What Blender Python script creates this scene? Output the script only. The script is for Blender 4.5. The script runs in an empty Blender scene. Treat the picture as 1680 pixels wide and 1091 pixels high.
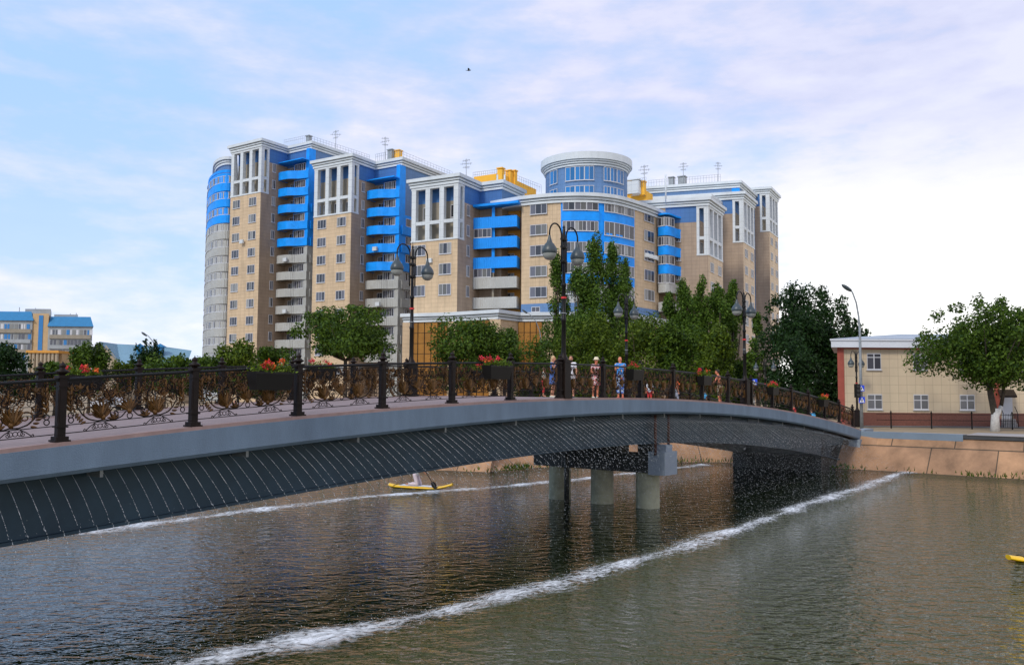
import bpy, math, random
import numpy as np
from mathutils import Vector, Matrix
rnd = random.Random(7)
SC = bpy.context.scene
COL = SC.collection
# ------------------------------------------------------------------ camera
CH = 4.5                                   # camera height above the water
FPX = 1400.0                               # focal length in photograph pixels
PITCH = math.atan(92.5/FPX); ROLL = 0.006
cd = bpy.data.cameras.new('camera'); cam = bpy.data.objects.new('camera', cd); COL.objects.link(cam)
cd.lens = 36*FPX/1680; cd.sensor_width = 36; cd.clip_end = 6000; cd.clip_start = 0.1
RM = Matrix.Rotation(math.pi/2+PITCH, 3, 'X') @ Matrix.Rotation(ROLL, 3, 'Z')
cam.matrix_world = Matrix.Translation((0, 0, CH)) @ RM.to_4x4()
SC.camera = cam
# ------------------------------------------------------------------ sky and sun
SUN_EL = math.radians(40); SUN_AZ = math.radians(215)      # azimuth clockwise from +Y (view direction)
wd = bpy.data.worlds.new('World'); SC.world = wd; wd.use_nodes = True
nt = wd.node_tree; N = nt.nodes; L = nt.links; N.clear()
def nd(t, **k):
    n = N.new(t)
    for a, b in k.items(): setattr(n, a, b)
    return n
out = nd('ShaderNodeOutputWorld'); bg = nd('ShaderNodeBackground'); bg.inputs[1].default_value = 0.1
L.new(bg.outputs[0], out.inputs[0])
sky = nd('ShaderNodeTexSky', sky_type='NISHITA', sun_disc=False)
sky.sun_elevation = SUN_EL; sky.sun_rotation = SUN_AZ; sky.air_density = 1.0; sky.dust_density = 0.6; sky.ozone_density = 2.0
tc = nd('ShaderNodeTexCoord')
sep = nd('ShaderNodeSeparateXYZ'); L.new(tc.outputs['Generated'], sep.inputs[0])
mp = nd('ShaderNodeMapping'); mp.inputs['Scale'].default_value = (2.4, 2.4, 7.5); L.new(tc.outputs['Generated'], mp.inputs[0])
n1 = nd('ShaderNodeTexNoise'); n1.inputs['Scale'].default_value = 1.35; n1.inputs['Detail'].default_value = 7; n1.inputs['Roughness'].default_value = 0.5; n1.inputs['Distortion'].default_value = 0.15
L.new(mp.outputs[0], n1.inputs[0])
def math_(op, a, b=None, clamp=False):
    n = nd('ShaderNodeMath', operation=op); n.use_clamp = clamp
    for i, v in enumerate((a, b)):
        if v is None: continue
        if isinstance(v, (int, float)): n.inputs[i].default_value = v
        else: L.new(v, n.inputs[i])
    return n.outputs[0]
def mixc(f, a, b):
    n = nd('ShaderNodeMix', data_type='RGBA'); 
    for i, v in ((0, f), (6, a), (7, b)):
        if isinstance(v, (int, float)): n.inputs[i].default_value = v
        elif isinstance(v, tuple): n.inputs[i].default_value = (*v, 1)
        else: L.new(v, n.inputs[i])
    return n.outputs[2]
# cloud sheet: thin at the left, where blue shows through, thick towards the right
thick = math_('ADD', math_('MULTIPLY', sep.outputs[0], 1.0), 0.66)
n2 = nd('ShaderNodeTexNoise'); n2.inputs['Scale'].default_value = 5.5; n2.inputs['Detail'].default_value = 6; n2.inputs['Roughness'].default_value = .6; L.new(mp.outputs[0], n2.inputs[0])
noisec = math_('ADD', math_('MULTIPLY', math_('SUBTRACT', n1.outputs[0], 0.5), 2.4), math_('MULTIPLY', math_('SUBTRACT', n2.outputs[0], 0.5), 1.3))
mask = math_('ADD', thick, noisec, True)
lowcl = math_('MULTIPLY', math_('SUBTRACT', 0.30, sep.outputs[2]), 1.3, True)
mask = math_('ADD', math_('MULTIPLY', mask, 0.86), lowcl, True)
cloudc = mixc(math_('MULTIPLY', math_('SUBTRACT', math_('ADD', math_('MULTIPLY', n1.outputs[0], .55), math_('MULTIPLY', n2.outputs[0], .45)), 0.36), 3.4, True), (4.7, 4.8, 6.6), (6.5, 6.4, 7.6))
hz = math_('MULTIPLY', math_('SUBTRACT', 0.31, sep.outputs[2]), 3.4, True)
hzr = math_('MULTIPLY', hz, math_('ADD', math_('MULTIPLY', sep.outputs[0], 0.9), 0.72, True), True)
cloudc = mixc(hzr, cloudc, (10.8, 10.8, 10.2))
blue = mixc(0.72, sky.outputs[0], (4.0, 6.0, 9.2))
skyc = mixc(mask, blue, cloudc)
L.new(skyc, bg.inputs[0])
sd = bpy.data.lights.new('sun', 'SUN'); so = bpy.data.objects.new('sun', sd); COL.objects.link(so)
sd.energy = 1.5; sd.angle = math.radians(12); sd.color = (1.0, 0.93, 0.82)
sdir = Vector((math.sin(SUN_AZ)*math.cos(SUN_EL), math.cos(SUN_AZ)*math.cos(SUN_EL), math.sin(SUN_EL)))
so.rotation_euler = sdir.to_track_quat('Z', 'Y').to_euler(); so.location = (0, 0, 60)
SC.view_settings.view_transform = 'Standard'; SC.view_settings.look = 'None'
SC.view_settings.exposure = 0.45; SC.view_settings.gamma = 1
# ------------------------------------------------------------------ measuring helpers
def ray(px, py):
    return RM @ Vector(((px-840)/FPX, -(py-545.5)/FPX, -1))
def at(px, py, Y):                         # point on the sight line at forward distance Y
    d = ray(px, py); s = Y/d.y
    return Vector((d.x*s, Y, CH+d.z*s))
def ground_hit(px, py, h):                 # h = height relative to the camera
    d = ray(px, py); s = h/d.z
    return Vector((d.x*s, d.y*s, CH+h))
def plane_hit(px, py, P, D):               # vertical plane through plan point P, direction D
    d = ray(px, py); nx, ny = -D[1], D[0]
    s = (P[0]*nx+P[1]*ny)/(d.x*nx+d.y*ny)
    return Vector((d.x*s, d.y*s, CH+d.z*s))
def plan(px, Y): return ((px-840)/FPX*Y, Y)
# ------------------------------------------------------------------ object helpers
class Frame:
    def __init__(s, o=(0, 0), ax=(1, 0), ay=None, z=0.0):
        s.o = Vector((o[0], o[1])); a = Vector((ax[0], ax[1])).normalized(); s.ax = a
        s.ay = Vector((-a.y, a.x)) if ay is None else Vector((ay[0], ay[1])).normalized(); s.z = z
    def __call__(s, x, y, z):
        p = s.o+s.ax*x+s.ay*y
        return Vector((p.x, p.y, z+s.z))
W0 = Frame()
class MB:
    def __init__(s): s.v = []; s.f = []; s.m = []; s.sm = []
    def face(s, pts, mi=0, sm=False):
        b = len(s.v); s.v += [tuple(p) for p in pts]; s.f.append(tuple(range(b, b+len(pts)))); s.m.append(mi); s.sm.append(sm)
    def grid(s, rows, mi=0, sm=False, close=False):
        b = len(s.v); n = len(rows[0])
        for r in rows: s.v += [tuple(p) for p in r]
        for i in range(len(rows)-1):
            for j in range(n if close else n-1):
                k = (j+1) % n
                s.f.append((b+i*n+j, b+i*n+k, b+(i+1)*n+k, b+(i+1)*n+j)); s.m.append(mi); s.sm.append(sm)
        return b
    def box(s, F, x0, x1, y0, y1, z0, z1, mi=0):
        P = [F(x, y, z) for z in (z0, z1) for x, y in ((x0, y0), (x1, y0), (x1, y1), (x0, y1))]
        b = len(s.v); s.v += [tuple(p) for p in P]
        for q in ((0, 1, 5, 4), (1, 2, 6, 5), (2, 3, 7, 6), (3, 0, 4, 7), (4, 5, 6, 7), (3, 2, 1, 0)):
            s.f.append(tuple(b+i for i in q)); s.m.append(mi); s.sm.append(False)
    def prism(s, pts, z0, z1, mi=0, top=None, mis=None):
        n = len(pts); b = len(s.v)
        s.v += [(p[0], p[1], z0) for p in pts]+[(p[0], p[1], z1) for p in pts]
        for i in range(n):
            j = (i+1) % n; s.f.append((b+i, b+j, b+n+j, b+n+i)); s.m.append(mis[i] if mis else mi); s.sm.append(False)
        s.f.append(tuple(b+n+i for i in range(n))); s.m.append(mi if top is None else top); s.sm.append(False)
        s.f.append(tuple(b+n-1-i for i in range(n))); s.m.append(mi if top is None else top); s.sm.append(False)
    def tube(s, path, r, n=6, mi=0, sm=True, caps=True, flat=1.0):
        P = [Vector(p) for p in path]; rows = []
        up = None
        for i, p in enumerate(P):
            t = (P[min(i+1, len(P)-1)]-P[max(i-1, 0)])
            if t.length < 1e-9: t = Vector((0, 0, 1))
            t.normalize()
            if up is None:
                up = Vector((0, 0, 1)) if abs(t.z) < .9 else Vector((0, 1, 0))
            a = t.cross(up)
            if a.length < 1e-6: a = t.orthogonal()
            a.normalize(); bb = a.cross(t).normalized(); up = bb
            rr = r[i] if isinstance(r, (list, tuple)) else r
            rows.append([p+a*math.cos(2*math.pi*k/n)*rr+bb*math.sin(2*math.pi*k/n)*rr*flat for k in range(n)])
        b = s.grid(rows, mi, sm, True)
        if caps:
            s.f.append(tuple(b+k for k in reversed(range(n)))); s.m.append(mi); s.sm.append(False)
            e = b+(len(rows)-1)*n
            s.f.append(tuple(e+k for k in range(n))); s.m.append(mi); s.sm.append(False)
    def lathe(s, c, prof, n=16, mi=0, sm=True, sq=False):
        c = Vector(c); rows = []
        for r, z in prof:
            rows.append([c+Vector((r*math.cos(2*math.pi*(k+.5)/n), r*math.sin(2*math.pi*(k+.5)/n), z)) for k in range(n)])
        s.grid(rows, mi, sm, True)
        for row, rev in ((rows[0], True), (rows[-1], False)):
            s.face(list(reversed(row)) if rev else row, mi)
    def ell(s, c, r, n=10, m=7, mi=0, R=None):
        c = Vector(c); rows = []
        for i in range(m+1):
            th = math.pi*i/m; th = min(max(th, .02), math.pi-.02)
            row = []
            for k in range(n):
                v = Vector((math.sin(th)*math.cos(2*math.pi*k/n)*r[0], math.sin(th)*math.sin(2*math.pi*k/n)*r[1], -math.cos(th)*r[2]))
                row.append(c+(R @ v if R else v))
            rows.append(row)
        s.grid(rows, mi, True, True); s.face(list(reversed(rows[0])), mi, True); s.face(rows[-1], mi, True)
    def cap(s, a, b, ra, rb, n=8, mi=0):
        a = Vector(a); b = Vector(b); d = (b-a).normalized(); pts = []; rr = []
        for k in range(4):
            q = math.radians(85-85*k/3); pts.append(a-d*ra*math.sin(q)); rr.append(ra*math.cos(q))
        for k in range(4):
            q = math.radians(85*k/3); pts.append(b+d*rb*math.sin(q)); rr.append(rb*math.cos(q))
        s.tube(pts, rr, n, mi)
    def build(s, name, mats, parent=None, uv=False):
        me = bpy.data.meshes.new(name); me.from_pydata(s.v, [], s.f)
        if not isinstance(mats, (list, tuple)): mats = [mats]
        for m in mats: me.materials.append(m)
        me.polygons.foreach_set('material_index', [min(i, len(mats)-1) for i in s.m])
        me.polygons.foreach_set('use_smooth', s.sm)
        if uv:
            ul = me.uv_layers.new(name='UVMap')
            for p in me.polygons:
                nn = p.normal
                if abs(nn.z) > .75: t = Vector((1, 0, 0)); bt = Vector((0, 1, 0))
                else:
                    t = Vector((-nn.y, nn.x, 0)).normalized(); bt = Vector((0, 0, 1))
                for li in p.loop_indices:
                    co = me.vertices[me.loops[li].vertex_index].co
                    ul.data[li].uv = (co.dot(t), co.dot(bt) if abs(nn.z) < .75 else co.y)
        me.update()
        o = bpy.data.objects.new(name, me); COL.objects.link(o)
        if parent is not None: o.parent = parent
        return o
def tag(o, label=None, cat=None, group=None, kind=None):
    if label: o['label'] = label
    if cat: o['category'] = cat
    if group: o['group'] = group
    if kind: o['kind'] = kind
    return o
def empty(name, loc=(0, 0, 0), rz=0.0):
    o = bpy.data.objects.new(name, None); COL.objects.link(o); o.location = loc; o.rotation_euler = (0, 0, rz); o.empty_display_size = .2
    return o
def kids(o): return [c for c in bpy.data.objects if c.parent == o]
def copy_tree(o, parent=None):
    c = o.copy(); COL.objects.link(c)
    if parent is not None: c.parent = parent
    for ch in kids(o): copy_tree(ch, c)
    return c
# ------------------------------------------------------------------ materials
def mat(name, col, rough=.7, metal=0.0, var=0.0, vscale=1.0, bump=0.0, bscale=20.0, spec=None, island=0.0, coat=0.0, trans=0.0, streak=0.0):
    m = bpy.data.materials.new(name); m.use_nodes = True; t = m.node_tree; p = t.nodes['Principled BSDF']
    p.inputs['Base Color'].default_value = (*col, 1); p.inputs['Roughness'].default_value = rough; p.inputs['Metallic'].default_value = metal
    if spec is not None: p.inputs['Specular IOR Level'].default_value = spec
    if coat: p.inputs['Coat Weight'].default_value = coat
    tcn = t.nodes.new('ShaderNodeTexCoord'); cur = None
    if var or streak:
        nz = t.nodes.new('ShaderNodeTexNoise'); nz.inputs['Scale'].default_value = vscale; nz.inputs['Detail'].default_value = 5; nz.inputs['Roughness'].default_value = .65
        if streak:
            mpn = t.nodes.new('ShaderNodeMapping'); mpn.inputs['Scale'].default_value = (1, 1, streak); t.links.new(tcn.outputs['Object'], mpn.inputs[0]); t.links.new(mpn.outputs[0], nz.inputs[0])
        else: t.links.new(tcn.outputs['Object'], nz.inputs[0])
        mr = t.nodes.new('ShaderNodeMapRange'); mr.inputs[1].default_value = .3; mr.inputs[2].default_value = .7; mr.inputs[3].default_value = 1-var; mr.inputs[4].default_value = 1+var
        t.links.new(nz.outputs[0], mr.inputs[0]); cur = mr.outputs[0]
    if island:
        g = t.nodes.new('ShaderNodeNewGeometry'); mr2 = t.nodes.new('ShaderNodeMapRange'); mr2.inputs[3].default_value = 1-island; mr2.inputs[4].default_value = 1+island
        t.links.new(g.outputs['Random Per Island'], mr2.inputs[0])
        if cur is None: cur = mr2.outputs[0]
        else:
            mm = t.nodes.new('ShaderNodeMath'); mm.operation = 'MULTIPLY'; t.links.new(cur, mm.inputs[0]); t.links.new(mr2.outputs[0], mm.inputs[1]); cur = mm.outputs[0]
    if cur is not None:
        vm = t.nodes.new('ShaderNodeVectorMath'); vm.operation = 'SCALE'; vm.inputs[0].default_value = col; t.links.new(cur, vm.inputs[3]); t.links.new(vm.outputs[0], p.inputs['Base Color'])
    if bump:
        nb = t.nodes.new('ShaderNodeTexNoise'); nb.inputs['Scale'].default_value = bscale; nb.inputs['Detail'].default_value = 4; t.links.new(tcn.outputs['Object'], nb.inputs[0])
        bp = t.nodes.new('ShaderNodeBump'); bp.inputs['Strength'].default_value = bump; bp.inputs['Distance'].default_value = .05; t.links.new(nb.outputs[0], bp.inputs['Height']); t.links.new(bp.outputs[0], p.inputs['Normal'])
    return m
def tilemat(name, c1, c2, cm, bw, bh, mortar=.012, rough=.6, var=.1, off=0.0, bump=.3, vs=.35):
    m = bpy.data.materials.new(name); m.use_nodes = True; t = m.node_tree; p = t.nodes['Principled BSDF']; p.inputs['Roughness'].default_value = rough
    uvn = t.nodes.new('ShaderNodeUVMap'); br = t.nodes.new('ShaderNodeTexBrick'); t.links.new(uvn.outputs[0], br.inputs[0])
    br.offset = off; br.inputs['Scale'].default_value = 1; br.inputs['Brick Width'].default_value = bw; br.inputs['Row Height'].default_value = bh; br.inputs['Mortar Size'].default_value = mortar; br.inputs['Mortar Smooth'].default_value = .3
    br.inputs['Color1'].default_value = (*c1, 1); br.inputs['Color2'].default_value = (*c2, 1); br.inputs['Mortar'].default_value = (*cm, 1)
    tcn = t.nodes.new('ShaderNodeTexCoord'); nz = t.nodes.new('ShaderNodeTexNoise'); nz.inputs['Scale'].default_value = vs; nz.inputs['Detail'].default_value = 6; nz.inputs['Roughness'].default_value = .65; mpv = t.nodes.new('ShaderNodeMapping'); mpv.inputs['Scale'].default_value = (1, 1, .3); t.links.new(tcn.outputs['Object'], mpv.inputs[0]); t.links.new(mpv.outputs[0], nz.inputs[0])
    mr = t.nodes.new('ShaderNodeMapRange'); mr.inputs[1].default_value = .3; mr.inputs[2].default_value = .7; mr.inputs[3].default_value = 1-var; mr.inputs[4].default_value = 1+var; t.links.new(nz.outputs[0], mr.inputs[0])
    vm = t.nodes.new('ShaderNodeVectorMath'); vm.operation = 'SCALE'; t.links.new(br.outputs['Color'], vm.inputs[0]); t.links.new(mr.outputs[0], vm.inputs[3]); t.links.new(vm.outputs[0], p.inputs['Base Color'])
    bp = t.nodes.new('ShaderNodeBump'); bp.inputs['Strength'].default_value = bump; bp.inputs['Distance'].default_value = .02; bp.invert = True; t.links.new(br.outputs['Fac'], bp.inputs['Height']); t.links.new(bp.outputs[0], p.inputs['Normal'])
    return m
M = {}
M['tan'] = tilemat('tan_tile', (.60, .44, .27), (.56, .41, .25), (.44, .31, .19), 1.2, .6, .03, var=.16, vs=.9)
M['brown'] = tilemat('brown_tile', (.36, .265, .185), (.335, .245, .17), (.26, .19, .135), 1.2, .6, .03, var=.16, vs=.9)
M['white'] = tilemat('white_panel', (.62, .65, .66), (.60, .63, .64), (.42, .45, .46), 1.1, 1.1, .025, var=.06)
M['cornice'] = mat('cornice_paint', (.60, .64, .66), .6, var=.09, vscale=.6, streak=.4)
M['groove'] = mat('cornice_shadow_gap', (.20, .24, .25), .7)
M['blue'] = mat('blue_panel', (.004, .30, .92), .5, var=.16, vscale=.9, spec=.3)
M['slate'] = tilemat('slate_panel', (.10, .20, .38), (.11, .215, .40), (.07, .15, .28), .7, .7, .02, var=.08)
M['slated'] = tilemat('deep_slate_panel', (.045, .15, .37), (.05, .16, .39), (.03, .11, .28), .7, .7, .02, var=.08)
def ribbed(name, col):
    m = mat(name, col, .6, var=.1, vscale=.5); t = m.node_tree; p = t.nodes['Principled BSDF']
    uvn = t.nodes.new('ShaderNodeUVMap'); wv = t.nodes.new('ShaderNodeTexWave'); wv.inputs['Scale'].default_value = 1.1; t.links.new(uvn.outputs[0], wv.inputs[0])
    bp = t.nodes.new('ShaderNodeBump'); bp.inputs['Strength'].default_value = .7; bp.inputs['Distance'].default_value = .1; t.links.new(wv.outputs['Fac'], bp.inputs['Height']); t.links.new(bp.outputs[0], p.inputs['Normal'])
    return m
M['grey'] = ribbed('grey_ribbed_panel', (.45, .45, .42))
M['bluerib'] = ribbed('blue_ribbed_panel', (.004, .30, .95))
M['orange'] = mat('orange_render', (.62, .29, .05), .8, var=.08)
M['yellow'] = mat('yellow_render', (.85, .44, .04), .8, var=.06)
M['beige'] = mat('beige_render', (.28, .245, .19), .9, var=.15, vscale=.6)
M['frame'] = mat('window_frame_white', (.56, .56, .58), .4)
M['glass'] = mat('window_glass', (.075, .075, .09), .12, spec=.7, island=.7)
M['curtain'] = mat('curtained_glass', (.20, .20, .19), .25, island=.5)
M['glassblue'] = mat('blue_tinted_glass', (.01, .16, .42), .15, island=.25, spec=.7)
M['dark'] = mat('dark_opening', (.03, .028, .026), .8)
M['amber'] = mat('amber_mirror_glass', (.36, .15, .025), .16, metal=.65, var=.3, vscale=.3)
M['blackmetal'] = mat('black_painted_iron', (.009, .008, .007), .4, spec=.22)
M['ironbrown'] = mat('brown_black_iron', (.012, .0065, .0045), .5, var=.4, vscale=6, spec=.2)
M['bronze'] = mat('bronze_paint', (.12, .055, .012), .38, metal=.45, var=.45, vscale=14, island=.4)
M['fascia'] = mat('blue_grey_painted_concrete', (.155, .215, .275), .66, var=.16, vscale=1.7, streak=.30, bump=.25, bscale=45)
M['girder'] = mat('dark_blue_grey_steel', (.026, .052, .072), .5, spec=.3, var=.25, vscale=.8)
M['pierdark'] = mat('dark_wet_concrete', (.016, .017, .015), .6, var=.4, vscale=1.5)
M['column'] = mat('pale_stained_concrete', (.30, .29, .19), .7, var=.3, vscale=1.3, bump=.2, bscale=8)
M['greyblock'] = mat('grey_painted_concrete', (.24, .28, .32), .7, var=.1)
M['rust'] = mat('rusty_pipe', (.09, .03, .016), .7, var=.4, vscale=5)
M['paving'] = tilemat('pink_paving', (.27, .195, .18), (.24, .175, .165), (.18, .135, .125), .2, .1, .008, rough=.75, off=.5, var=.12, vs=1.2)
M['pinkedge'] = mat('pink_edging_stone', (.36, .235, .20), .75, var=.15, vscale=3)
M['slab'] = tilemat('embankment_slabs', (.37, .205, .105), (.31, .175, .095), (.09, .06, .035), 3.3, 1.35, .035, rough=.9, var=.42, off=.35, vs=.7)
M['ground'] = mat('dusty_ground', (.30, .22, .13), .95, var=.25, vscale=.2)
M['asphalt'] = mat('grey_asphalt', (.13, .125, .12), .9, var=.15, vscale=.7)
M['pave2'] = mat('pale_pavement', (.34, .31, .29), .85, var=.12, vscale=.8)
M['coping'] = mat('blue_grey_coping', (.17, .22, .27), .7, var=.1)
M['darkslab'] = mat('dark_kerb_slab', (.05, .05, .05), .8, var=.3)
M['lampmetal'] = mat('dark_grey_lamp_metal', (.045, .06, .065), .4, spec=.5)
M['lampglass'] = mat('milky_lamp_glass', (.30, .31, .28), .15, var=.1)
M['red'] = mat('red_tape', (.6, .03, .03), .6)
M['yellowboard'] = mat('yellow_board_skin', (.85, .50, .01), .35)
M['galv'] = mat('galvanised_pole', (.28, .30, .31), .5, metal=.3, var=.2, vscale=4)
M['signblue'] = mat('sign_blue', (.01, .06, .62), .4)
M['signwhite'] = mat('sign_white', (.8, .8, .8), .5)
M['bark'] = mat('bark', (.06, .045, .03), .9, var=.4, vscale=6, bump=.5, bscale=12)
M['barkwhite'] = mat('whitewashed_bark', (.55, .53, .50), .85, var=.25, vscale=7)
def leafmat(name, c, isl=.55):
    m = bpy.data.materials.new(name); m.use_nodes = True; t = m.node_tree; p = t.nodes['Principled BSDF']
    p.inputs['Roughness'].default_value = .6; p.inputs['Specular IOR Level'].default_value = .25
    g = t.nodes.new('ShaderNodeNewGeometry'); rp = t.nodes.new('ShaderNodeValToRGB'); t.links.new(g.outputs['Random Per Island'], rp.inputs[0])
    e = rp.color_ramp.elements; e[0].color = (c[0]*(1-isl), c[1]*(1-isl*.8), c[2]*(1-isl), 1); e[1].color = (c[0]*(1+isl*1.3), c[1]*(1+isl), c[2]*(1+isl*.7), 1)
    tr = t.nodes.new('ShaderNodeBsdfTranslucent'); mx = t.nodes.new('ShaderNodeMixShader'); mx.inputs[0].default_value = .3
    t.links.new(rp.outputs[0], p.inputs['Base Color']); t.links.new(rp.outputs[0], tr.inputs[0])
    t.links.new(p.outputs[0], mx.inputs[1]); t.links.new(tr.outputs[0], mx.inputs[2]); t.links.new(mx.outputs[0], t.nodes['Material Output'].inputs[0])
    return m
M['leaf1'] = leafmat('elm_leaf', (.052, .098, .008), .72)
M['leaf2'] = leafmat('poplar_leaf', (.066, .125, .014), .72)
M['leaf3'] = leafmat('willow_leaf', (.070, .112, .007), .68)
M['leaf4'] = leafmat('dark_leaf', (.013, .038, .006), .6)
M['leafflower'] = leafmat('flower_leaf', (.09, .14, .01))
M['petal'] = mat('red_petals', (.62, .01, .03), .6, island=.4)
M['petalo'] = mat('orange_petals', (.70, .10, .01), .6, island=.4)
# ================================================================== RIVER AND BANKS
GH = -2.5                                   # street level relative to the camera
def lv(h): return CH+h
m = bpy.data.materials.new('river_water'); m.use_nodes = True; t = m.node_tree; p = t.nodes['Principled BSDF']
p.inputs['Specular Tint'].default_value = (.93, 1, .88, 1); p.inputs['Roughness'].default_value = .04; p.inputs['IOR'].default_value = 1.36
tcn = t.nodes.new('ShaderNodeTexCoord')
nz0 = t.nodes.new('ShaderNodeTexNoise'); nz0.inputs['Scale'].default_value = .12; t.links.new(tcn.outputs['Object'], nz0.inputs[0])
def wn(op, a, b_=None, c_=None, cl=False):
    n = t.nodes.new('ShaderNodeMath'); n.operation = op; n.use_clamp = cl
    for i_, v in enumerate((a, b_, c_)):
        if v is None: continue
        if isinstance(v, (int, float)): n.inputs[i_].default_value = v
        else: t.links.new(v, n.inputs[i_])
    return n.outputs[0]
# churned, silty water on the near side of the line where the jets land; calm water under and behind the bridge
sx = t.nodes.new('ShaderNodeSeparateXYZ'); t.links.new(tcn.outputs['Object'], sx.inputs[0])
wc = wn('ADD', wn('MULTIPLY', wn('SUBTRACT', sx.outputs[0], -7.61), -.7882), wn('MULTIPLY', wn('SUBTRACT', sx.outputs[1], 14.6), .6153))
nz1 = t.nodes.new('ShaderNodeTexNoise'); nz1.inputs['Scale'].default_value = .55; nz1.inputs['Detail'].default_value = 4; t.links.new(tcn.outputs['Object'], nz1.inputs[0])
wc = wn('ADD', wc, wn('MULTIPLY', wn('SUBTRACT', nz1.outputs[0], .5), 2.2))
near = wn('MULTIPLY', wn('SUBTRACT', -2.5, wc), .8, None, True)
far = wn('MULTIPLY', wn('SUBTRACT', wc, 9.0), .5, None, True)
churn = wn('MAXIMUM', near, wn('MULTIPLY', far, .35))
rp = t.nodes.new('ShaderNodeMix'); rp.data_type = 'RGBA'; t.links.new(churn, rp.inputs[0]); rp.inputs[6].default_value = (.006, .010, .002, 1); rp.inputs[7].default_value = (.046, .049, .012, 1); t.links.new(rp.outputs[2], p.inputs['Base Color'])
amt = wn('ADD', .45, wn('MULTIPLY', churn, 1.25))
prev = None
for sc, ang, st, dist, stretch in ((1.3, -25, .30, .10, 1.8), (3.3, -14, .8, .135, 1.7), (8.5, 10, .8, .045, 1.4)):
    mpn = t.nodes.new('ShaderNodeMapping'); mpn.inputs['Rotation'].default_value = (0, 0, math.radians(ang)); mpn.inputs['Scale'].default_value = (1/stretch, 1, 1); t.links.new(tcn.outputs['Object'], mpn.inputs[0])
    nb = t.nodes.new('ShaderNodeTexNoise'); nb.inputs['Scale'].default_value = sc; nb.inputs['Detail'].default_value = 2; nb.inputs['Distortion'].default_value = .5; t.links.new(mpn.outputs[0], nb.inputs[0])
    bp = t.nodes.new('ShaderNodeBump'); bp.inputs['Strength'].default_value = st; t.links.new(wn('MULTIPLY', amt, dist), bp.inputs['Distance']); t.links.new(nb.outputs[0], bp.inputs['Height'])
    if prev: t.links.new(prev.outputs[0], bp.inputs['Normal'])
    prev = bp
t.links.new(prev.outputs[0], p.inputs['Normal']); M['water'] = m
b = MB(); b.face([(-400, -120, 0), (400, -120, 0), (400, 140, 0), (-400, 140, 0)]); tag(b.build('river', M['water']), kind='structure')
# the far bank: water edge and top edge
BD = Vector((.6153, .7882)); BW = Vector((-.7882, .6153)); BP = Vector((-7.61, 14.6)); BAY = 2.5; BWID = 7.0
wl = [ground_hit(px, py, -4.5) for px, py in ((1425, 773), (1270, 765), (1180, 760), (1100, 760), (870, 770), (800, 777))]
wl = [Vector((p.x, p.y)) for p in wl]
rightdir = Vector((.7882, -.6153))
wl = [wl[0]+rightdir*90, wl[0]+rightdir*12]+wl+[Vector((-20, 52)), Vector((-60, 78)), Vector((-160, 100)), Vector((-420, 120))]
def offs(pl, d):
    o = []
    for i, q in enumerate(pl):
        a = pl[max(i-1, 0)]; c = pl[min(i+1, len(pl)-1)]; tt = (c-a).normalized(); nn = Vector((tt.y, -tt.x))
        if nn.y < 0: nn = -nn
        o.append(q+nn*d)
    return o
tl = offs(wl, 2.6)
b = MB()
for i in range(len(wl)-1):
    b.face([(wl[i+1].x, wl[i+1].y, -.5), (wl[i].x, wl[i].y, -.5), (tl[i].x, tl[i].y, lv(GH)-.02), (tl[i+1].x, tl[i+1].y, lv(GH)-.02)])
tag(b.build('embankment', M['slab'], uv=True), kind='structure')
b = MB(); L_ = [(q.x, q.y, lv(GH)-.02) for q in tl]
for i in range(len(tl)-1):
    a, c = tl[i], tl[i+1]; z = lv(GH)-.02
    b.face([(a.x, a.y, z), (a.x*3.0+20, 2600, z), (c.x*3.0+20, 2600, z), (c.x, c.y, z)])
tag(b.build('ground', M['ground']), kind='structure')
b = MB(); e1 = offs(wl[:3], 2.9); e2 = offs(wl[:3], 5.2); b.box(Frame(e1[2], (e1[0]-e1[2])), 0.6, 100, 0.0, 2.8, lv(GH), lv(GH)+.012)
tag(b.build('riverside_pavement', M['pave2']), kind='structure')
b = MB(); b.box(Frame((15, 64), (1, -.06)), -12, 120, -3.2, 2.0, lv(GH)+.004, lv(GH)+.02); tag(b.build('street', M['asphalt']), kind='structure')
b = MB(); Fk = Frame(offs(wl[:3], 2.45)[2], rightdir)
b.box(Fk, -1.2, 4.4, -.1, .32, lv(GH)-.25, lv(GH)+.12); tag(b.build('coping', M['coping']), kind='structure')
b = MB(); b.box(Fk, 4.4, 60, -.06, .7, lv(GH)-.12, lv(GH)+.10); tag(b.build('kerb_slab', M['darkslab']), kind='structure')
b = MB(); b.box(Fk, 4.6, 60, -.1, 3.0, lv(GH)+.10, lv(GH)+.13); tag(b.build('raised_pavement', M['pave2']), kind='structure')
# weeds along the water's edge
b = MB()
for i in range(2200):
    k = rnd.choice((1, 2, 3, 4, 5, 6, 7)); f = rnd.random(); q = wl[k].lerp(wl[k+1], f); o_ = Vector((rnd.gauss(0, .12), rnd.gauss(.12, .12)))
    if (math.sin(q.x*2.1)+math.sin(q.x*.77+1)) < .1 and rnd.random() < .8: continue
    z = rnd.uniform(0, .12)+max(0, o_.y)*.6; h = rnd.uniform(.08, .28); a = rnd.uniform(0, 6.28)
    c = Vector((q.x+o_.x, q.y+o_.y-.12, z)); d = Vector((math.cos(a), math.sin(a), 0))*.04
    b.face([c-d, c+d, c+Vector((rnd.gauss(0, .06), rnd.gauss(0, .06), h))])
tag(b.build('waterside_weeds', M['leaf1']), 'tufts of green weeds growing along the foot of the embankment slabs', 'weeds', kind='stuff')
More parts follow.
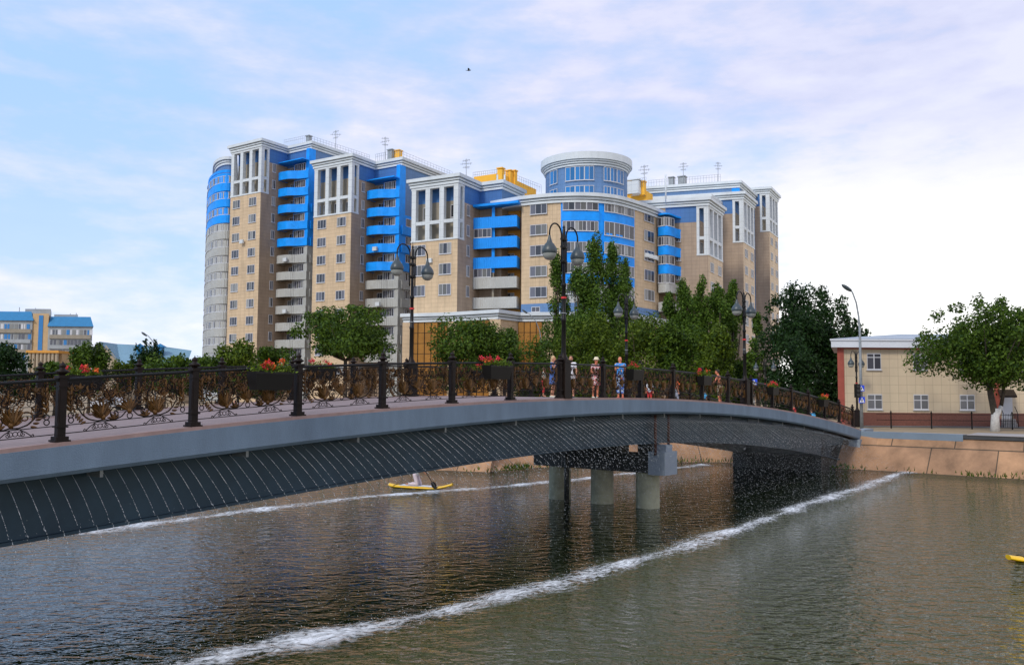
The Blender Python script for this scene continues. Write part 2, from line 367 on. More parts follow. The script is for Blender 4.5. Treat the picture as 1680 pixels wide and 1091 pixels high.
# ================================================================== FOOTBRIDGE
FB = Frame(BP, BD, BW)
def npar(p): return (Vector((p.x, p.y))-BP).dot(BD)
def fit(tab, w, deg):
    P0 = BP+BW*w; pts = [plane_hit(px, py, P0, BD) for px, py in tab]
    tt = np.array([npar(q) for q in pts]); hh = np.array([q.z for q in pts])
    c = np.polyfit(tt, hh, deg); lo, hi = tt.min(), tt.max()
    d = np.polyder(c)
    def f(x):
        if x < lo: return float(np.polyval(c, lo)+np.polyval(d, lo)*(x-lo)*.75)
        if x > hi: return float(np.polyval(c, hi)+np.polyval(d, hi)*(x-hi))
        return float(np.polyval(c, x))
    return f, lo, hi
deckz, d0, d1 = fit([(0, 738), (110, 726.5), (220, 713.5), (327, 701), (420, 690.5), (502, 683), (637, 671), (753, 662), (845, 656.5), (930, 654), (1000, 653.5), (1060, 654), (1110, 655), (1180, 659.5), (1240, 666), (1290, 673.5), (1340, 684), (1380, 694.5), (1410, 704)], 0, 4)
fasz, _, _ = fit([(0, 795), (110, 780), (320, 752), (420, 738), (640, 712), (760, 699), (870, 689), (980, 681.5), (1060, 678.5), (1130, 678), (1181, 681), (1240, 686), (1300, 694), (1360, 706), (1405, 719)], 0, 4)
girz, _, _ = fit([(0, 896), (200, 856), (420, 816), (600, 786), (700, 770), (800, 756), (880, 745), (1000, 731), (1100, 724.5), (1160, 723), (1260, 733), (1330, 744), (1395, 758)], .9, 4)
TEND = 46.2; TST = -18.0
ts = [TST+(TEND-TST)*i/90 for i in range(91)]
bridge = empty('footbridge', FB(22.5, 3.5, 0)); tag(bridge, 'arched blue-grey footbridge over the river, carried on a pier of round columns', 'bridge')
binv = Matrix.Translation(-bridge.location)
def bb(mb, name, m, uv=False, parent=bridge):
    o = mb.build(name, m, parent, uv); o.data.transform(Matrix.Translation(-parent.matrix_basis.translation) if parent is bridge else Matrix()); return o
def ribbon(mb, prof, mi=0, t0=None, t1=None, close=True):   # prof(t) -> list of (w,z)
    tt = [x for x in ts if (t0 is None or x >= t0) and (t1 is None or x <= t1)]
    rows = [[FB(x, w, z) for w, z in prof(x)] for x in tt]
    mb.grid(rows, mi, False, close)
    mb.face(rows[0], mi); mb.face(list(reversed(rows[-1])), mi)
b = MB(); ribbon(b, lambda x: [(.30, deckz(x)), (6.70, deckz(x)), (6.70, deckz(x)-.2), (.30, deckz(x)-.2)]); bb(b, 'deck', M['paving'], True)
for w0, w1 in ((0.0, .30), (6.70, 7.0)):
    b = MB(); ribbon(b, lambda x: [(w0+(.02 if w0 == 0 else 0), deckz(x)+.015), (w1-(.02 if w0 else 0), deckz(x)+.015), (w1-(.02 if w0 else 0), deckz(x)-.06), (w0+(.02 if w0 == 0 else 0), deckz(x)-.06)]); bb(b, 'edging_strip', M['pinkedge'])
for w0, w1 in ((0.0, .28), (6.72, 7.0)):
    s_ = -1 if w0 == 0 else 1
    b = MB(); ribbon(b, lambda x: [(w0, deckz(x)-.055), (w1, deckz(x)-.055), (w1, fasz(x)+.04), (w1 if w0 else w1-.02, fasz(x)), (w0+.06, fasz(x)), (w0, fasz(x)+.07)]); 
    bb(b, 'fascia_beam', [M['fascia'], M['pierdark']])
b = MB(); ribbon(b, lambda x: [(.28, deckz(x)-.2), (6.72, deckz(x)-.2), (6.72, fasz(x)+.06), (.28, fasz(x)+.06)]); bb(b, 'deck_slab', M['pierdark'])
b = MB()
ribbon(b, lambda x: [(.9, fasz(x)+.07), (6.1, fasz(x)+.07), (6.1, girz(x)), (.9, girz(x))], 0)
for w in (.78, 6.1): ribbon(b, lambda x: [(w, girz(x)-.03), (w+.12, girz(x)-.03), (w+.12, girz(x)+.03), (w, girz(x)+.03)], 0)
bb(b, 'girder', M['girder'])
# jet pipe with brackets, under each edge
for w in (.42, 6.58):
    b = MB(); b.tube([FB(x, w, fasz(x)-.02) for x in ts if x > -4 and x < 43.6], .035, 6, 0)
    bb(b, 'spray_pipe', M['girder'])
tb = [-2.2+3.05*i for i in range(15)]
for x in tb:
    b = MB(); b.box(Frame(FB(x, .36, 0).xy, BD), -.03, .03, 0, .5, fasz(x)-.16, fasz(x)+.03); bb(b, 'pipe_bracket', M['galv'])
# pier
TP = 22.5; pc = FB(TP, 0, 0)
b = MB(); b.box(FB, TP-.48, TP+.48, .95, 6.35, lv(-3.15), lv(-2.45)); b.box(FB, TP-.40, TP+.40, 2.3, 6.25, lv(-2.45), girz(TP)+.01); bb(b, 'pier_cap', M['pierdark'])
b = MB(); b.box(FB, TP-.5, TP+.5, .25, .95, lv(-3.2), lv(-2.33)); b.box(FB, TP-.2, TP+.3, .35, .9, lv(-2.33), lv(-2.08)); bb(b, 'pier_cap_end', M['greyblock'])
for w in (1.25, 3.3, 5.35):
    b = MB(); c = FB(TP, w, 0); b.lathe((c.x, c.y, 0), [(.46, -.6), (.46, .03), (.455, .05), (.45, 1.2), (.45, lv(-3.15))], 28); bb(b, 'pier_column', M['column'])
for dt, w in ((.9, 1.9), (.9, 4.0), (-.75, 4.5)):
    b = MB(); c = FB(TP+dt, w, 0); b.tube([(c.x, c.y, -.5), (c.x, c.y, girz(TP)-.02)], .10, 10); bb(b, 'steel_pile', M['pierdark'])
for w in (1.2,):
    b = MB(); b.box(FB, TP-.32, TP+.32, w-.3, w+.3, lv(-2.45), girz(TP)); bb(b, 'bearing_block', M['pierdark'])
for dt, w in ((-.55, .62), (-.38, .7), (.38, .55)):
    b = MB(); c = FB(TP+dt, w, 0); b.tube([(c.x, c.y, lv(-2.45 if dt < 0 else -2.2)), (c.x, c.y, fasz(TP)-.02)], .05, 8); bb(b, 'rusty_pipe', M['rust'])
# abutment at the far end
b = MB()
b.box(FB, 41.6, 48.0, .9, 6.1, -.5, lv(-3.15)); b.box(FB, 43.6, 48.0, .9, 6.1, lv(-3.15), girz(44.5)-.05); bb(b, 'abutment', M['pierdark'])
b = MB(); b.box(FB, 45.4, 46.9, -.12, .5, -.5, fasz(45.8)); b.box(FB, 46.2, 48.2, -.14, .42, fasz(45.8), deckz(TEND)+.02); bb(b, 'abutment_wing', M['greyblock'])
# near-side end of the bridge, out of the frame at the left
b = MB(); b.box(FB, -40, TST, -14, 24, -.5, deckz(TST)-.02); tag(b.build('quay', M['pave2']), kind='structure')
# ------------------------------------------------------------------ railings
def spiral(cx, cz, r0, r1, a0, turns, n=22):
    return [(cx+(r0+(r1-r0)*i/n)*math.cos(a0+turns*2*math.pi*i/n), 0, cz+(r0+(r1-r0)*i/n)*math.sin(a0+turns*2*math.pi*i/n)) for i in range(n+1)]
def blade(mb, x, z, ang, ln, wd, y=0.0, mi=1, bend=.25):
    L1 = []; R1 = []; C1 = []
    for i in range(6):
        f = i/5; a = ang+bend*f; px = x+math.cos(ang+bend*f*.5)*ln*f; pz = z+math.sin(ang+bend*f*.5)*ln*f
        w = wd*math.sin(math.pi*(.12+.86*f))*.5
        L1.append(Vector((px-math.sin(a)*w, y, pz+math.cos(a)*w))); R1.append(Vector((px+math.sin(a)*w, y, pz-math.cos(a)*w))); C1.append(Vector((px, y-.014, pz)))
    mb.grid([L1, C1, R1], mi); mb.grid([[v+Vector((0, .02, 0)) for v in L1], [v+Vector((0, .034, 0)) for v in C1], [v+Vector((0, .02, 0)) for v in R1]], mi)
def make_panel():
    b = MB(); HW = 1.17
    for z in (.13, .27): b.box(W0, -HW, HW, -.008, .008, z-.008, z+.008, 0)
    b.box(W0, -HW, HW, -.008, .008, .985, 1.0, 0)
    def T(path, r=.010, mi=0): b.tube(path, r, 4, mi)
    def both(f):
        for s in (-1, 1): f(s)
    def mir(path, s): return [(x*s, y, z) for x, y, z in path]
    def one(s):
        # feet between the two lower bars
        for k in (-1, 0, 1): T(mir(spiral(.55+k*.075, .20, .038, .038, 0, 1, 12), s), .007)
        for q in (-1, 1):
            T(mir([(.55+q*.08, 0, .26), (.55+q*.17, 0, .21), (.55+q*.25, 0, .145)], s), .009)
            T(mir(spiral(.55+q*.27, .155, .03, .006, math.pi*1.0 if q > 0 else 0, 1.1*q, 12), s), .008)
            T(mir(spiral(.55+q*.12, .185, .045, .01, math.pi/2, 1.2*q, 12), s), .007)
        # fan of leaves
        for k in range(12):
            a = math.radians(15+k*12.5); blade(b, s*.50, .33, a if s > 0 else math.pi-a, .16+.20*math.sin((k+1)/13*math.pi), .042, mi=1, bend=.35*s*(1 if k < 4 else -1))
        for k in range(5):
            a = math.radians(50+k*18); blade(b, s*.52, .36, a if s > 0 else math.pi-a, .26, .05, y=-.02, mi=1, bend=.1)
        b.ell((s*.49, 0, .35), (.05, .035, .06), 8, 5, 1)
        # big scrolls
        T(mir([(.46, 0, .30), (.60, 0, .29), (.74, 0, .33), (.85, 0, .42), (.93, 0, .55), (.95, 0, .70), (.90, 0, .82)], s), .013, 0)
        T(mir(spiral(.82, .80, .10, .015, 0, 1.5), s), .012)
        T(mir(spiral(.72, .46, .13, .02, -math.pi/2, 1.4), s), .012, 1)
        T(mir(spiral(.27, .40, .12, .015, math.pi*.9, -1.5), s), .012)
        T(mir(spiral(.20, .62, .11, .015, math.pi*1.3, 1.4), s), .011, 1)
        T(mir(spiral(.66, .70, .09, .012, math.pi*.2, 1.4), s), .010, 1)
        T(mir([(.46, 0, .30), (.38, 0, .28), (.27, 0, .285), (.15, 0, .33), (.06, 0, .42)], s), .012, 0)
        T(mir([(.33, 0, .55), (.36, 0, .72), (.42, 0, .84), (.52, 0, .93), (.62, 0, .97)], s), .011, 0)
        T(mir(spiral(.50, .88, .07, .01, math.pi*.5, 1.5), s), .010)
        for a in (20, 60, 110, 160): blade(b, s*.30, .30, math.radians(a), .12, .05, mi=1)
        for a in (35, 75, 120): blade(b, s*.88, .86, math.radians(a), .12, .05, mi=1)
        for k in range(4): blade(b, s*(.80+.04*k), .30+.05*k, math.radians(200 if s < 0 else -20)+k*.2, .10, .045, mi=1)
        # drop beside the post
        T(mir(spiral(1.05, .345, .045, .045, 0, 1, 12), s), .010); T(mir(spiral(1.05, .435, .045, .045, 0, 1, 12), s), .010)
        for k in range(5):
            blade(b, s*1.05, .50+k*.09, math.radians(60), .12, .05, mi=1); blade(b, s*1.05, .50+k*.09, math.radians(120), .12, .05, mi=1)
        T(mir([(1.05, 0, .48), (1.05, 0, .985)], s), .010)
        # top band of small scrolls
        for k in range(6):
            T(mir([(.08+k*.18, 0, .70), (.12+k*.18, 0, .80), (.06+k*.18, 0, .88), (.13+k*.18, 0, .98)], s), .009); T(mir(spiral(.17+k*.17, .72+.05*(k % 2), .055, .01, k*1.3, 1.4, 14), s), .008)
        for k in range(4):
            T(mir(spiral(.14+k*.27, .90, .065, .01, math.pi*(k % 2), 1.4*(1 if k % 2 else -1), 16), s), .009, k % 2)
            T(mir(spiral(.27+k*.26, .79, .05, .01, math.pi*.5, 1.3, 14), s), .008, 1)
            blade(b, s*(.2+k*.27), .93, math.radians(-100), .16, .05, mi=1)
    rr = random.Random(3)
    for k in range(17):
        x, z = rr.uniform(.08, 1.0), rr.uniform(.42, .94); sp = spiral(x, z, rr.uniform(.05, .085), .012, rr.uniform(0, 6.28), rr.choice((-1.3, 1.3)), 14)
        for q in (-1, 1): T(mir(sp, q), .008, rr.randrange(2))
        for q in (-1, 1): blade(b, q*x, z, rr.uniform(0, 3.1), .09, .03, mi=1)
    both(one)
    for k in range(7): blade(b, 0, .42, math.radians(36+18*k), .24, .06, mi=1)
    b.ell((0, 0, .42), (.05, .03, .06), 8, 5, 1); T(spiral(0, .33, .05, .05, 0, 1, 12), .010)
    T(spiral(0, .80, .07, .07, 0, 1, 14), .010); b.ell((0, 0, .80), (.03, .02, .03), 8, 5, 1)
    return b
def make_post_meshes():
    b = MB()
    b.box(W0, -.13, .13, -.13, .13, 0, .03); b.box(W0, -.105, .105, -.105, .105, .03, .09)
    b.box(W0, -.066, .066, -.066, .066, .09, 1.08); b.box(W0, -.09, .09, -.09, .09, 1.08, 1.13)
    b.box(W0, -.095, .095, -.095, .095, .24, .27); b.box(W0, -.09, .09, -.09, .09, .93, .96)
    for s in (-1, 1):
        for q in (0, 1): b.box(W0, *((s*.066-.006, s*.066+.006) if q else (-.045, .045)), *((-.045, .045) if q else (s*.066-.006, s*.066+.006)), .32, .88)
    f = MB(); f.lathe((0, 0, 1.13), [(.05, 0), (.055, .02), (.105, .05), (.11, .075), (.06, .10), (.04, .125), (.055, .15), (.058, .175), (.035, .20), (.012, .215), (.006, .245)], 14)
    return b, f
panel0 = post0 = None
def railing(w, label, nfrom, nto, hand):
    global panel0, post0
    r = empty('bridge_railing', FB(nfrom*BAY, w, deckz(nfrom*BAY))); tag(r, label, 'railing', 'bronze and black railings along the footbridge')
    ri = Matrix.Translation(-r.location); ang = math.atan2(BD.y, BD.x)
    hb = MB()
    zz = lambda x: deckz(x)+.015
    tt = [nfrom*BAY+(nto-nfrom)*BAY*i/120 for i in range(121)]
    rows = [[FB(x, w+dw, zz(x)+dz) for dw, dz in ((-.045, 1.03), (.045, 1.03), (.05, 1.06), (.03, 1.085), (-.03, 1.085), (-.05, 1.06))] for x in tt]
    hb.grid(rows, 0, False, True); hb.face(rows[0]); hb.face(list(reversed(rows[-1])))
    o = hb.build('handrail', M['blackmetal'], r); o.data.transform(ri)
    for i in range(nfrom, nto+1):
        x = i*BAY; q = FB(x, w, zz(x))-r.location
        if post0 is None:
            pb, fb = make_post_meshes(); po = pb.build('post', M['ironbrown'], r); fo = fb.build('finial', M['ironbrown'], po); post0 = (po, fo)
        else:
            po = post0[0].copy(); COL.objects.link(po); po.parent = r; fo = post0[1].copy(); COL.objects.link(fo); fo.parent = po
        po.location = q; po.rotation_euler = (0, 0, ang)
        if i < nto:
            xa, xb = x, x+BAY; sl = math.atan2(zz(xb)-zz(xa), BAY)
            mid = FB(x+BAY/2, w, (zz(xa)+zz(xb))/2)-r.location
            if panel0 is None: panel0 = make_panel().build('panel', [M['ironbrown'], M['bronze']], r); pa = panel0
            else: pa = panel0.copy(); COL.objects.link(pa); pa.parent = r
            pa.location = mid; pa.rotation_euler = (0, -sl, ang)
    return r
railing(.15, 'ornate bronze and black railing on the near edge of the footbridge', -3, 18, 0)
railing(6.85, 'ornate bronze and black railing on the far edge of the footbridge', -3, 18, 0)
# ------------------------------------------------------------------ flower boxes on the rails
def leafcard(b, c, s, mi=0):
    a = Vector((rnd.gauss(0, 1), rnd.gauss(0, 1), rnd.gauss(0, 1))).normalized(); u = a.orthogonal().normalized(); v = a.cross(u)
    th = rnd.uniform(0, 6.28); u2 = u*math.cos(th)+v*math.sin(th); v2 = a.cross(u2)
    b.face([c-u2*s, c+v2*s*.55, c+u2*s, c-v2*s*.55], mi)
def flower_box(t, w, label, ln=.95, seed=0):
    z = deckz(t)+.62; r = empty('flower_box', FB(t, w, z), math.atan2(BD.y, BD.x)); tag(r, label, 'planter', 'dark flower boxes hung on the bridge railings')
    b = MB(); h = .38
    rows = []
    for q, x, y in ((0, ln/2*.88, .13), (h, ln/2, .17), (h, ln/2-.03, .14), (h-.07, ln/2-.03, .14)):
        rows.append([(-x, -y, q), (x, -y, q), (x, y, q), (-x, y, q)])
    b.grid(rows, 0, False, True); b.face(list(reversed(rows[0]))); b.face(rows[-1])
    b.box(W0, -ln/2-.01, ln/2+.01, -.18, -.17, h-.05, h)
    for s in (-.3, .3): b.box(W0, s-.02, s+.02, -.2, .2, h, h+.015)
    b.build('box', M['blackmetal'], r)
    b = MB()
    for i in range(520):
        c = Vector((rnd.uniform(-ln/2, ln/2), rnd.gauss(0, .1), h-.02+abs(rnd.gauss(0, .09)))); leafcard(b, c, rnd.uniform(.025, .05))
    b.build('foliage', M['leafflower'], r)
    b = MB()
    for k in range(6):
        cc = Vector((rnd.uniform(-ln/2, ln/2), rnd.gauss(0, .1), h+rnd.uniform(.06, .24))); mi = rnd.choice((0, 0, 1))
        for i in range(34): leafcard(b, cc+Vector((rnd.gauss(0, .04), rnd.gauss(0, .04), rnd.gauss(0, .035))), rnd.uniform(.02, .035), mi)
    b.build('flowers', [M['petal'], M['petalo']], r)
def t_at(px, w):                            # distance along the bridge of the point at lateral offset w that shows at px
    lo, hi = -10, 60
    for _ in range(50):
        mid = (lo+hi)/2; q = FB(mid, w, 0); v = 840+FPX*q.x/q.y
        lo, hi = (mid, hi) if v < px else (lo, mid)
    return lo
flower_box(t_at(445, -.05), -.05, 'dark flower box with red blooms, largest of the boxes on the near railing')
flower_box(t_at(816, -.05), -.05, 'dark flower box on the near railing, left of the woman in the blue dress')
flower_box(t_at(1042, -.05), -.05, 'dark flower box on the near railing, beside the man in the blue tie-dye shirt', .75)
flower_box(t_at(1156, -.05), -.05, 'dark flower box on the near railing, left of the shirtless man', .75)
flower_box(t_at(1268, -.05), -.05, 'dark flower box on the descending near railing, below the big dark tree', .75)
flower_box(t_at(1350, -.05), -.05, 'dark flower box on the near railing, closest to the far bank', .75)
flower_box(t_at(135, 6.65), 6.65, 'flower box on the far railing at the left, behind the nearest big post')
flower_box(t_at(530, 6.65), 6.65, 'flower box on the far railing, under the bushy tree by the apartments')
flower_box(t_at(785, 6.65), 6.65, 'flower box on the far railing with red blooms, before the amber glass')
# ------------------------------------------------------------------ bridge lamps
def make_lamp():
    r = empty('street_lamp'); 
    b = MB(); b.box(W0, -.2, .2, -.2, .2, 0, .06); b.box(W0, -.165, .165, -.165, .165, .06, 1.12); b.box(W0, -.19, .19, -.19, .19, 1.12, 1.2); b.lathe((0, 0, 1.2), [(.15, 0), (.13, .06), (.09, .12), (.08, .22)], 14)
    b.build('base', M['ironbrown'], r)
    b = MB(); b.lathe((0, 0, 1.3), [(.075, 0), (.07, 1.1), (.085, 1.12), (.085, 1.2), (.065, 1.22), (.06, 2.2), (.08, 2.22), (.08, 2.3), (.055, 2.32), (.05, 4.0), (.03, 4.03), (.045, 4.08), (.012, 4.16), (.008, 4.28)], 12)
    b.build('pole', M['blackmetal'], r)
    for z in (4.3, 4.75, 5.0):
        b = MB(); b.box(W0, -.16, .16, -.03, .03, z-.03, z+.03); b.lathe((0, 0, z-.05), [(.075, 0), (.085, .03), (.085, .07), (.075, .1)], 12); b.build('clamp', M['blackmetal'], r)
    for z, h in ((3.12, .06), (2.65, .03)):
        b = MB(); b.lathe((0, 0, z), [(.086, 0), (.088, h)], 12); b.build('tape', M['red'] if h > .05 else M['galv'], r)
    for s in (-1, 1):
        arm = [(s*.13, 0, 3.95), (s*.13, 0, 4.6), (s*.13, 0, 5.1)]
        for k in range(1, 15):
            a = math.pi*k/14; arm.append((s*(.455-.325*math.cos(a)), 0, 5.1+.34*math.sin(a)))
        arm.append((s*.78, 0, 5.02))
        b = MB(); b.tube(arm, .026, 8); ao = b.build('arm', M['blackmetal'], r)
        b = MB(); b.lathe((s*.78, 0, 4.35), [(.215, .10), (.24, .16), (.235, .22), (.20, .31), (.14, .40), (.09, .45), (.07, .52), (.045, .60), (.03, .68)], 20); b.build('lamp_hood', M['lampmetal'], r)
        b = MB(); b.lathe((s*.78, 0, 4.35), [(.03, -.10), (.10, -.085), (.16, -.04), (.205, .03), (.215, .098)], 20); b.build('lamp_globe', M['lampglass'], r)
    return r
lamp0 = make_lamp(); LG = 'twin-armed lamps with hanging globes on and beyond the bridge'
def place_lamp(px, w, label, sc=1.0):
    global lamp0
    t = t_at(px, w); o = place_lamp.first and lamp0 or copy_tree(lamp0); place_lamp.first = False
    o.location = FB(t, w, deckz(t)+.01); o.rotation_euler = (0, 0, math.atan2(BD.y, BD.x)); o.scale = (1, 1, sc); tag(o, label, 'street lamp', LG)
place_lamp.first = True
place_lamp(925, -.02+.2, 'twin-armed lamp on the near side of the bridge, beside the woman in blue')
place_lamp(675, 6.75, 'twin-armed lamp on the far side of the bridge, before the amber glass')
place_lamp(1222, .2, 'twin-armed lamp on the near side of the bridge, right of the shirtless man', .92)
place_lamp(1028, 6.75, 'twin-armed lamp on the far side of the bridge, above the man in tie-dye')
for px, Y, lab in ((1255, 72, 'small distant twin-globed lamp in front of the big dark tree'), (1405, 60, 'twin-globed lamp with thin pole before the red pilaster end of the low beige building')):
    o = copy_tree(lamp0); o.location = (*plan(px, Y), lv(GH)); o.rotation_euler = (0, 0, math.radians(-5 if px < 1300 else 40)); tag(o, lab, 'street lamp', LG)
    o.scale = (.93, .93, .97)
# ------------------------------------------------------------------ water jets and foam
M['jet'] = mat('falling_water', (.66, .69, .70), .25, spec=.6)
_t = M['jet'].node_tree; _m = _t.nodes.new('ShaderNodeMixShader'); _m.inputs[0].default_value = .62; _tr = _t.nodes.new('ShaderNodeBsdfTransparent'); _t.links.new(_tr.outputs[0], _m.inputs[1]); _t.links.new(_t.nodes['Principled BSDF'].outputs[0], _m.inputs[2]); _t.links.new(_m.outputs[0], _t.nodes['Material Output'].inputs[0])
JOUT = 4.05
def near_w(t): return float(np.interp(t, (-3, 1, 2.6, 5.5, 10, 22, 34, 43), (-1.6, -2.0, -2.4, -3.15, -3.65, -3.55, -3.1, -3.0)))
def far_w(t): return float(np.interp(t, (-5, 6, 17, 23, 27, 34, 42), (11.8, 11.8, 11.5, 10.0, 9.1, 8.1, 7.5)))
def jet_mesh(seed):
    r = random.Random(seed); b = MB(); DZ = 3.6     # unit jet: from nozzle (0,0,0) outwards -y, down DZ
    def P(s): return Vector((0, -JOUT*s, -DZ*(.52*s+.48*s*s)))
    n = 12; s_end = .14
    b.tube([P(s_end*i/n) for i in range(n+1)], [.0030+.0022*r.random() for i in range(n+1)], 3, 0, True, False)
    s = s_end-.04
    while s < 1.0:
        s += r.uniform(.006, .015)*(1 if s < .6 else 1.3)
        jit = max(0, (s-.30))*.32
        c = P(s)+Vector((r.gauss(0, jit*.5), r.gauss(0, jit*.6), r.gauss(0, jit*.4)))
        if c.z < -DZ: c.z = -DZ+.02
        q = r.uniform(.0028, .0072); q *= 1.15 if s < .5 else 1.1; l = q*r.uniform(1.2, 3.2)*(2.4 if s < .5 else 1)
        d = (P(s+.01)-P(s)).normalized(); u = d.orthogonal().normalized(); v = d.cross(u)
        bs = len(b.v); b.v += [tuple(c-d*l), tuple(c+u*q), tuple(c-u*.5*q+v*.87*q), tuple(c-u*.5*q-v*.87*q), tuple(c+d*l)]
        for f in ((0, 1, 2), (0, 2, 3), (0, 3, 1), (4, 2, 1), (4, 3, 2), (4, 1, 3)):
            b.f.append(tuple(bs+i for i in f)); b.m.append(0); b.sm.append(True)
    return b.build('water_jet', M['jet'])
protos = [jet_mesh(i) for i in range(7)]
used = set(); JL = ['thin jet of water arching from under the near edge of the bridge into the river', 'thin jet of water arching from under the far edge of the bridge into the river']
ang = math.atan2(BD.y, BD.x)
def jets(w, t0, t1, step, side):
    t = t0
    while t < t1:
        k = rnd.randrange(7)
        if k in used: o = protos[k].copy(); COL.objects.link(o)
        else: o = protos[k]; used.add(k)
        z = fasz(t)-.06
        o.location = FB(t, w, z); o.rotation_euler = (0, 0, ang+rnd.gauss(0, .012) + (math.pi if side else 0)); o.scale = (max(1.0, min(3.2, t/11)), rnd.uniform(.96, 1.03)*abs(w-(far_w(t) if side else near_w(t)))/JOUT, z/3.6)
        tag(o, JL[side], 'water jet', ('jets along the near side of the bridge', 'jets along the far side of the bridge')[side])
        t += step*rnd.uniform(.93, 1.07)
jets(.42, -3.8, 43.6, .262, 0)
jets(6.58, 8, 44, .5, 1)
# foam where the jets land
m = bpy.data.materials.new('foam'); m.use_nodes = True; t = m.node_tree; p = t.nodes['Principled BSDF']; p.inputs['Base Color'].default_value = (.85, .88, .90, 1); p.inputs['Roughness'].default_value = .7
uvn = t.nodes.new('ShaderNodeUVMap'); sp = t.nodes.new('ShaderNodeSeparateXYZ'); t.links.new(uvn.outputs[0], sp.inputs[0])
mp2 = t.nodes.new('ShaderNodeMapping'); mp2.inputs['Scale'].default_value = (3.2, 4.0, 1); mp2.inputs['Rotation'].default_value = (0, 0, .35); t.links.new(uvn.outputs[0], mp2.inputs[0])
nz = t.nodes.new('ShaderNodeTexNoise'); nz.inputs['Scale'].default_value = 1.6; nz.inputs['Detail'].default_value = 8; nz.inputs['Roughness'].default_value = .72; nz.inputs['Distortion'].default_value = .6; t.links.new(mp2.outputs[0], nz.inputs[0])
nl = t.nodes.new('ShaderNodeTexNoise'); nl.inputs['Scale'].default_value = .45; nl.inputs['Detail'].default_value = 2; t.links.new(uvn.outputs[0], nl.inputs[0])
def tm(op, a, b_, cl=False):
    n = t.nodes.new('ShaderNodeMath'); n.operation = op; n.use_clamp = cl
    for i, v in enumerate((a, b_)):
        if isinstance(v, (int, float)): n.inputs[i].default_value = v
        else: t.links.new(v, n.inputs[i])
    return n.outputs[0]
prof = tm('SUBTRACT', 1.0, tm('POWER', tm('ABSOLUTE', sp.outputs[1], 0), 1.3))      # v in -1..1 across
v1 = tm('ADD', tm('MULTIPLY', prof, .70), tm('MULTIPLY', tm('SUBTRACT', nz.outputs[0], .5), 2.9))
v1 = tm('ADD', v1, tm('MULTIPLY', tm('SUBTRACT', nl.outputs[0], .5), 1.7))
al = tm('MULTIPLY', tm('SUBTRACT', v1, .30), 1.25, True); al = tm('MULTIPLY', al, tm('MULTIPLY', prof, 1.15, True), True)
al = tm('MULTIPLY', al, .92); t.links.new(al, p.inputs['Alpha']); M['foam'] = m
def foam(wf, t0, t1, half, label, seed):
    r = random.Random(seed); b = MB(); rows = []; n = 150; vv = []
    ph = seed*1.7
    for i in range(n+1):
        x = t0+(t1-t0)*i/n; off = .09*math.sin(x*.35+ph)+.05*math.sin(x*1.3+ph*2)
        hw = half*(1+.25*math.sin(x*.9+ph))*(1-(.8 if wf is near_w else 0)*math.exp(-((x-23.6)/1.1)**2)); rows.append([FB(x, wf(x)+off+hw*k/3, .03+(.05 if abs(k) < 2 else 0)*(.5+.5*math.sin(x*4+k))-(.026 if abs(k) == 3 else 0)) for k in range(-3, 4)])
        vv.append(x)
    b.grid(rows, 0, True)
    me = b.build('foam', M['foam']); ul = me.data.uv_layers.new(name='UVMap')
    for pl in me.data.polygons:
        for li in pl.loop_indices:
            vi = me.data.loops[li].vertex_index; ul.data[li].uv = (vv[vi//7], (vi % 7-3)/3)
    tag(me, label, 'foam', kind='stuff')
    s = MB()
    for i in range(int((t1-t0)*260)):
        x = r.uniform(t0, t1); off = .09*math.sin(x*.35+ph)+.05*math.sin(x*1.3+ph*2)
        c = FB(x, wf(x)+off+r.gauss(0, half*.3), abs(r.gauss(0, .09))); leafcard(s, c, r.uniform(.004, .014))
    return s
s1 = foam(near_w, -3.0, 44.5, .72, 'long streak of white foam on the water where the near jets land', 3)
tag(s1.build('splash_drops', M['jet']), 'fine splash drops leaping above the near streak of foam', 'splash', kind='stuff')
s2 = foam(far_w, -6, 41, .8, 'long streak of white foam beyond the bridge where the far jets land', 5)
tag(s2.build('splash_drops', M['jet']), 'fine splash drops leaping above the streak of foam beyond the bridge', 'splash', kind='stuff')
# loose spray drifting between the jets and the water
b = MB()
for i in range(24000):
    x = rnd.uniform(9, 38.5) if rnd.random() < .88 else rnd.uniform(-1, 44); s = rnd.uniform(.35, 1.0)
    zt = fasz(x)*(1-(.52*s+.48*s*s)); c = FB(x, .42-(.42-near_w(x))*s+rnd.gauss(0, .3), max(.03, zt+rnd.gauss(0, .3))); q = rnd.uniform(.003, .0095)*(1 if x < 20 else 1.2); leafcard(b, c, q)
tag(b.build('water_spray', M['jet']), 'fine drops of spray hanging in the air between the bridge and the foam', 'spray', kind='stuff')
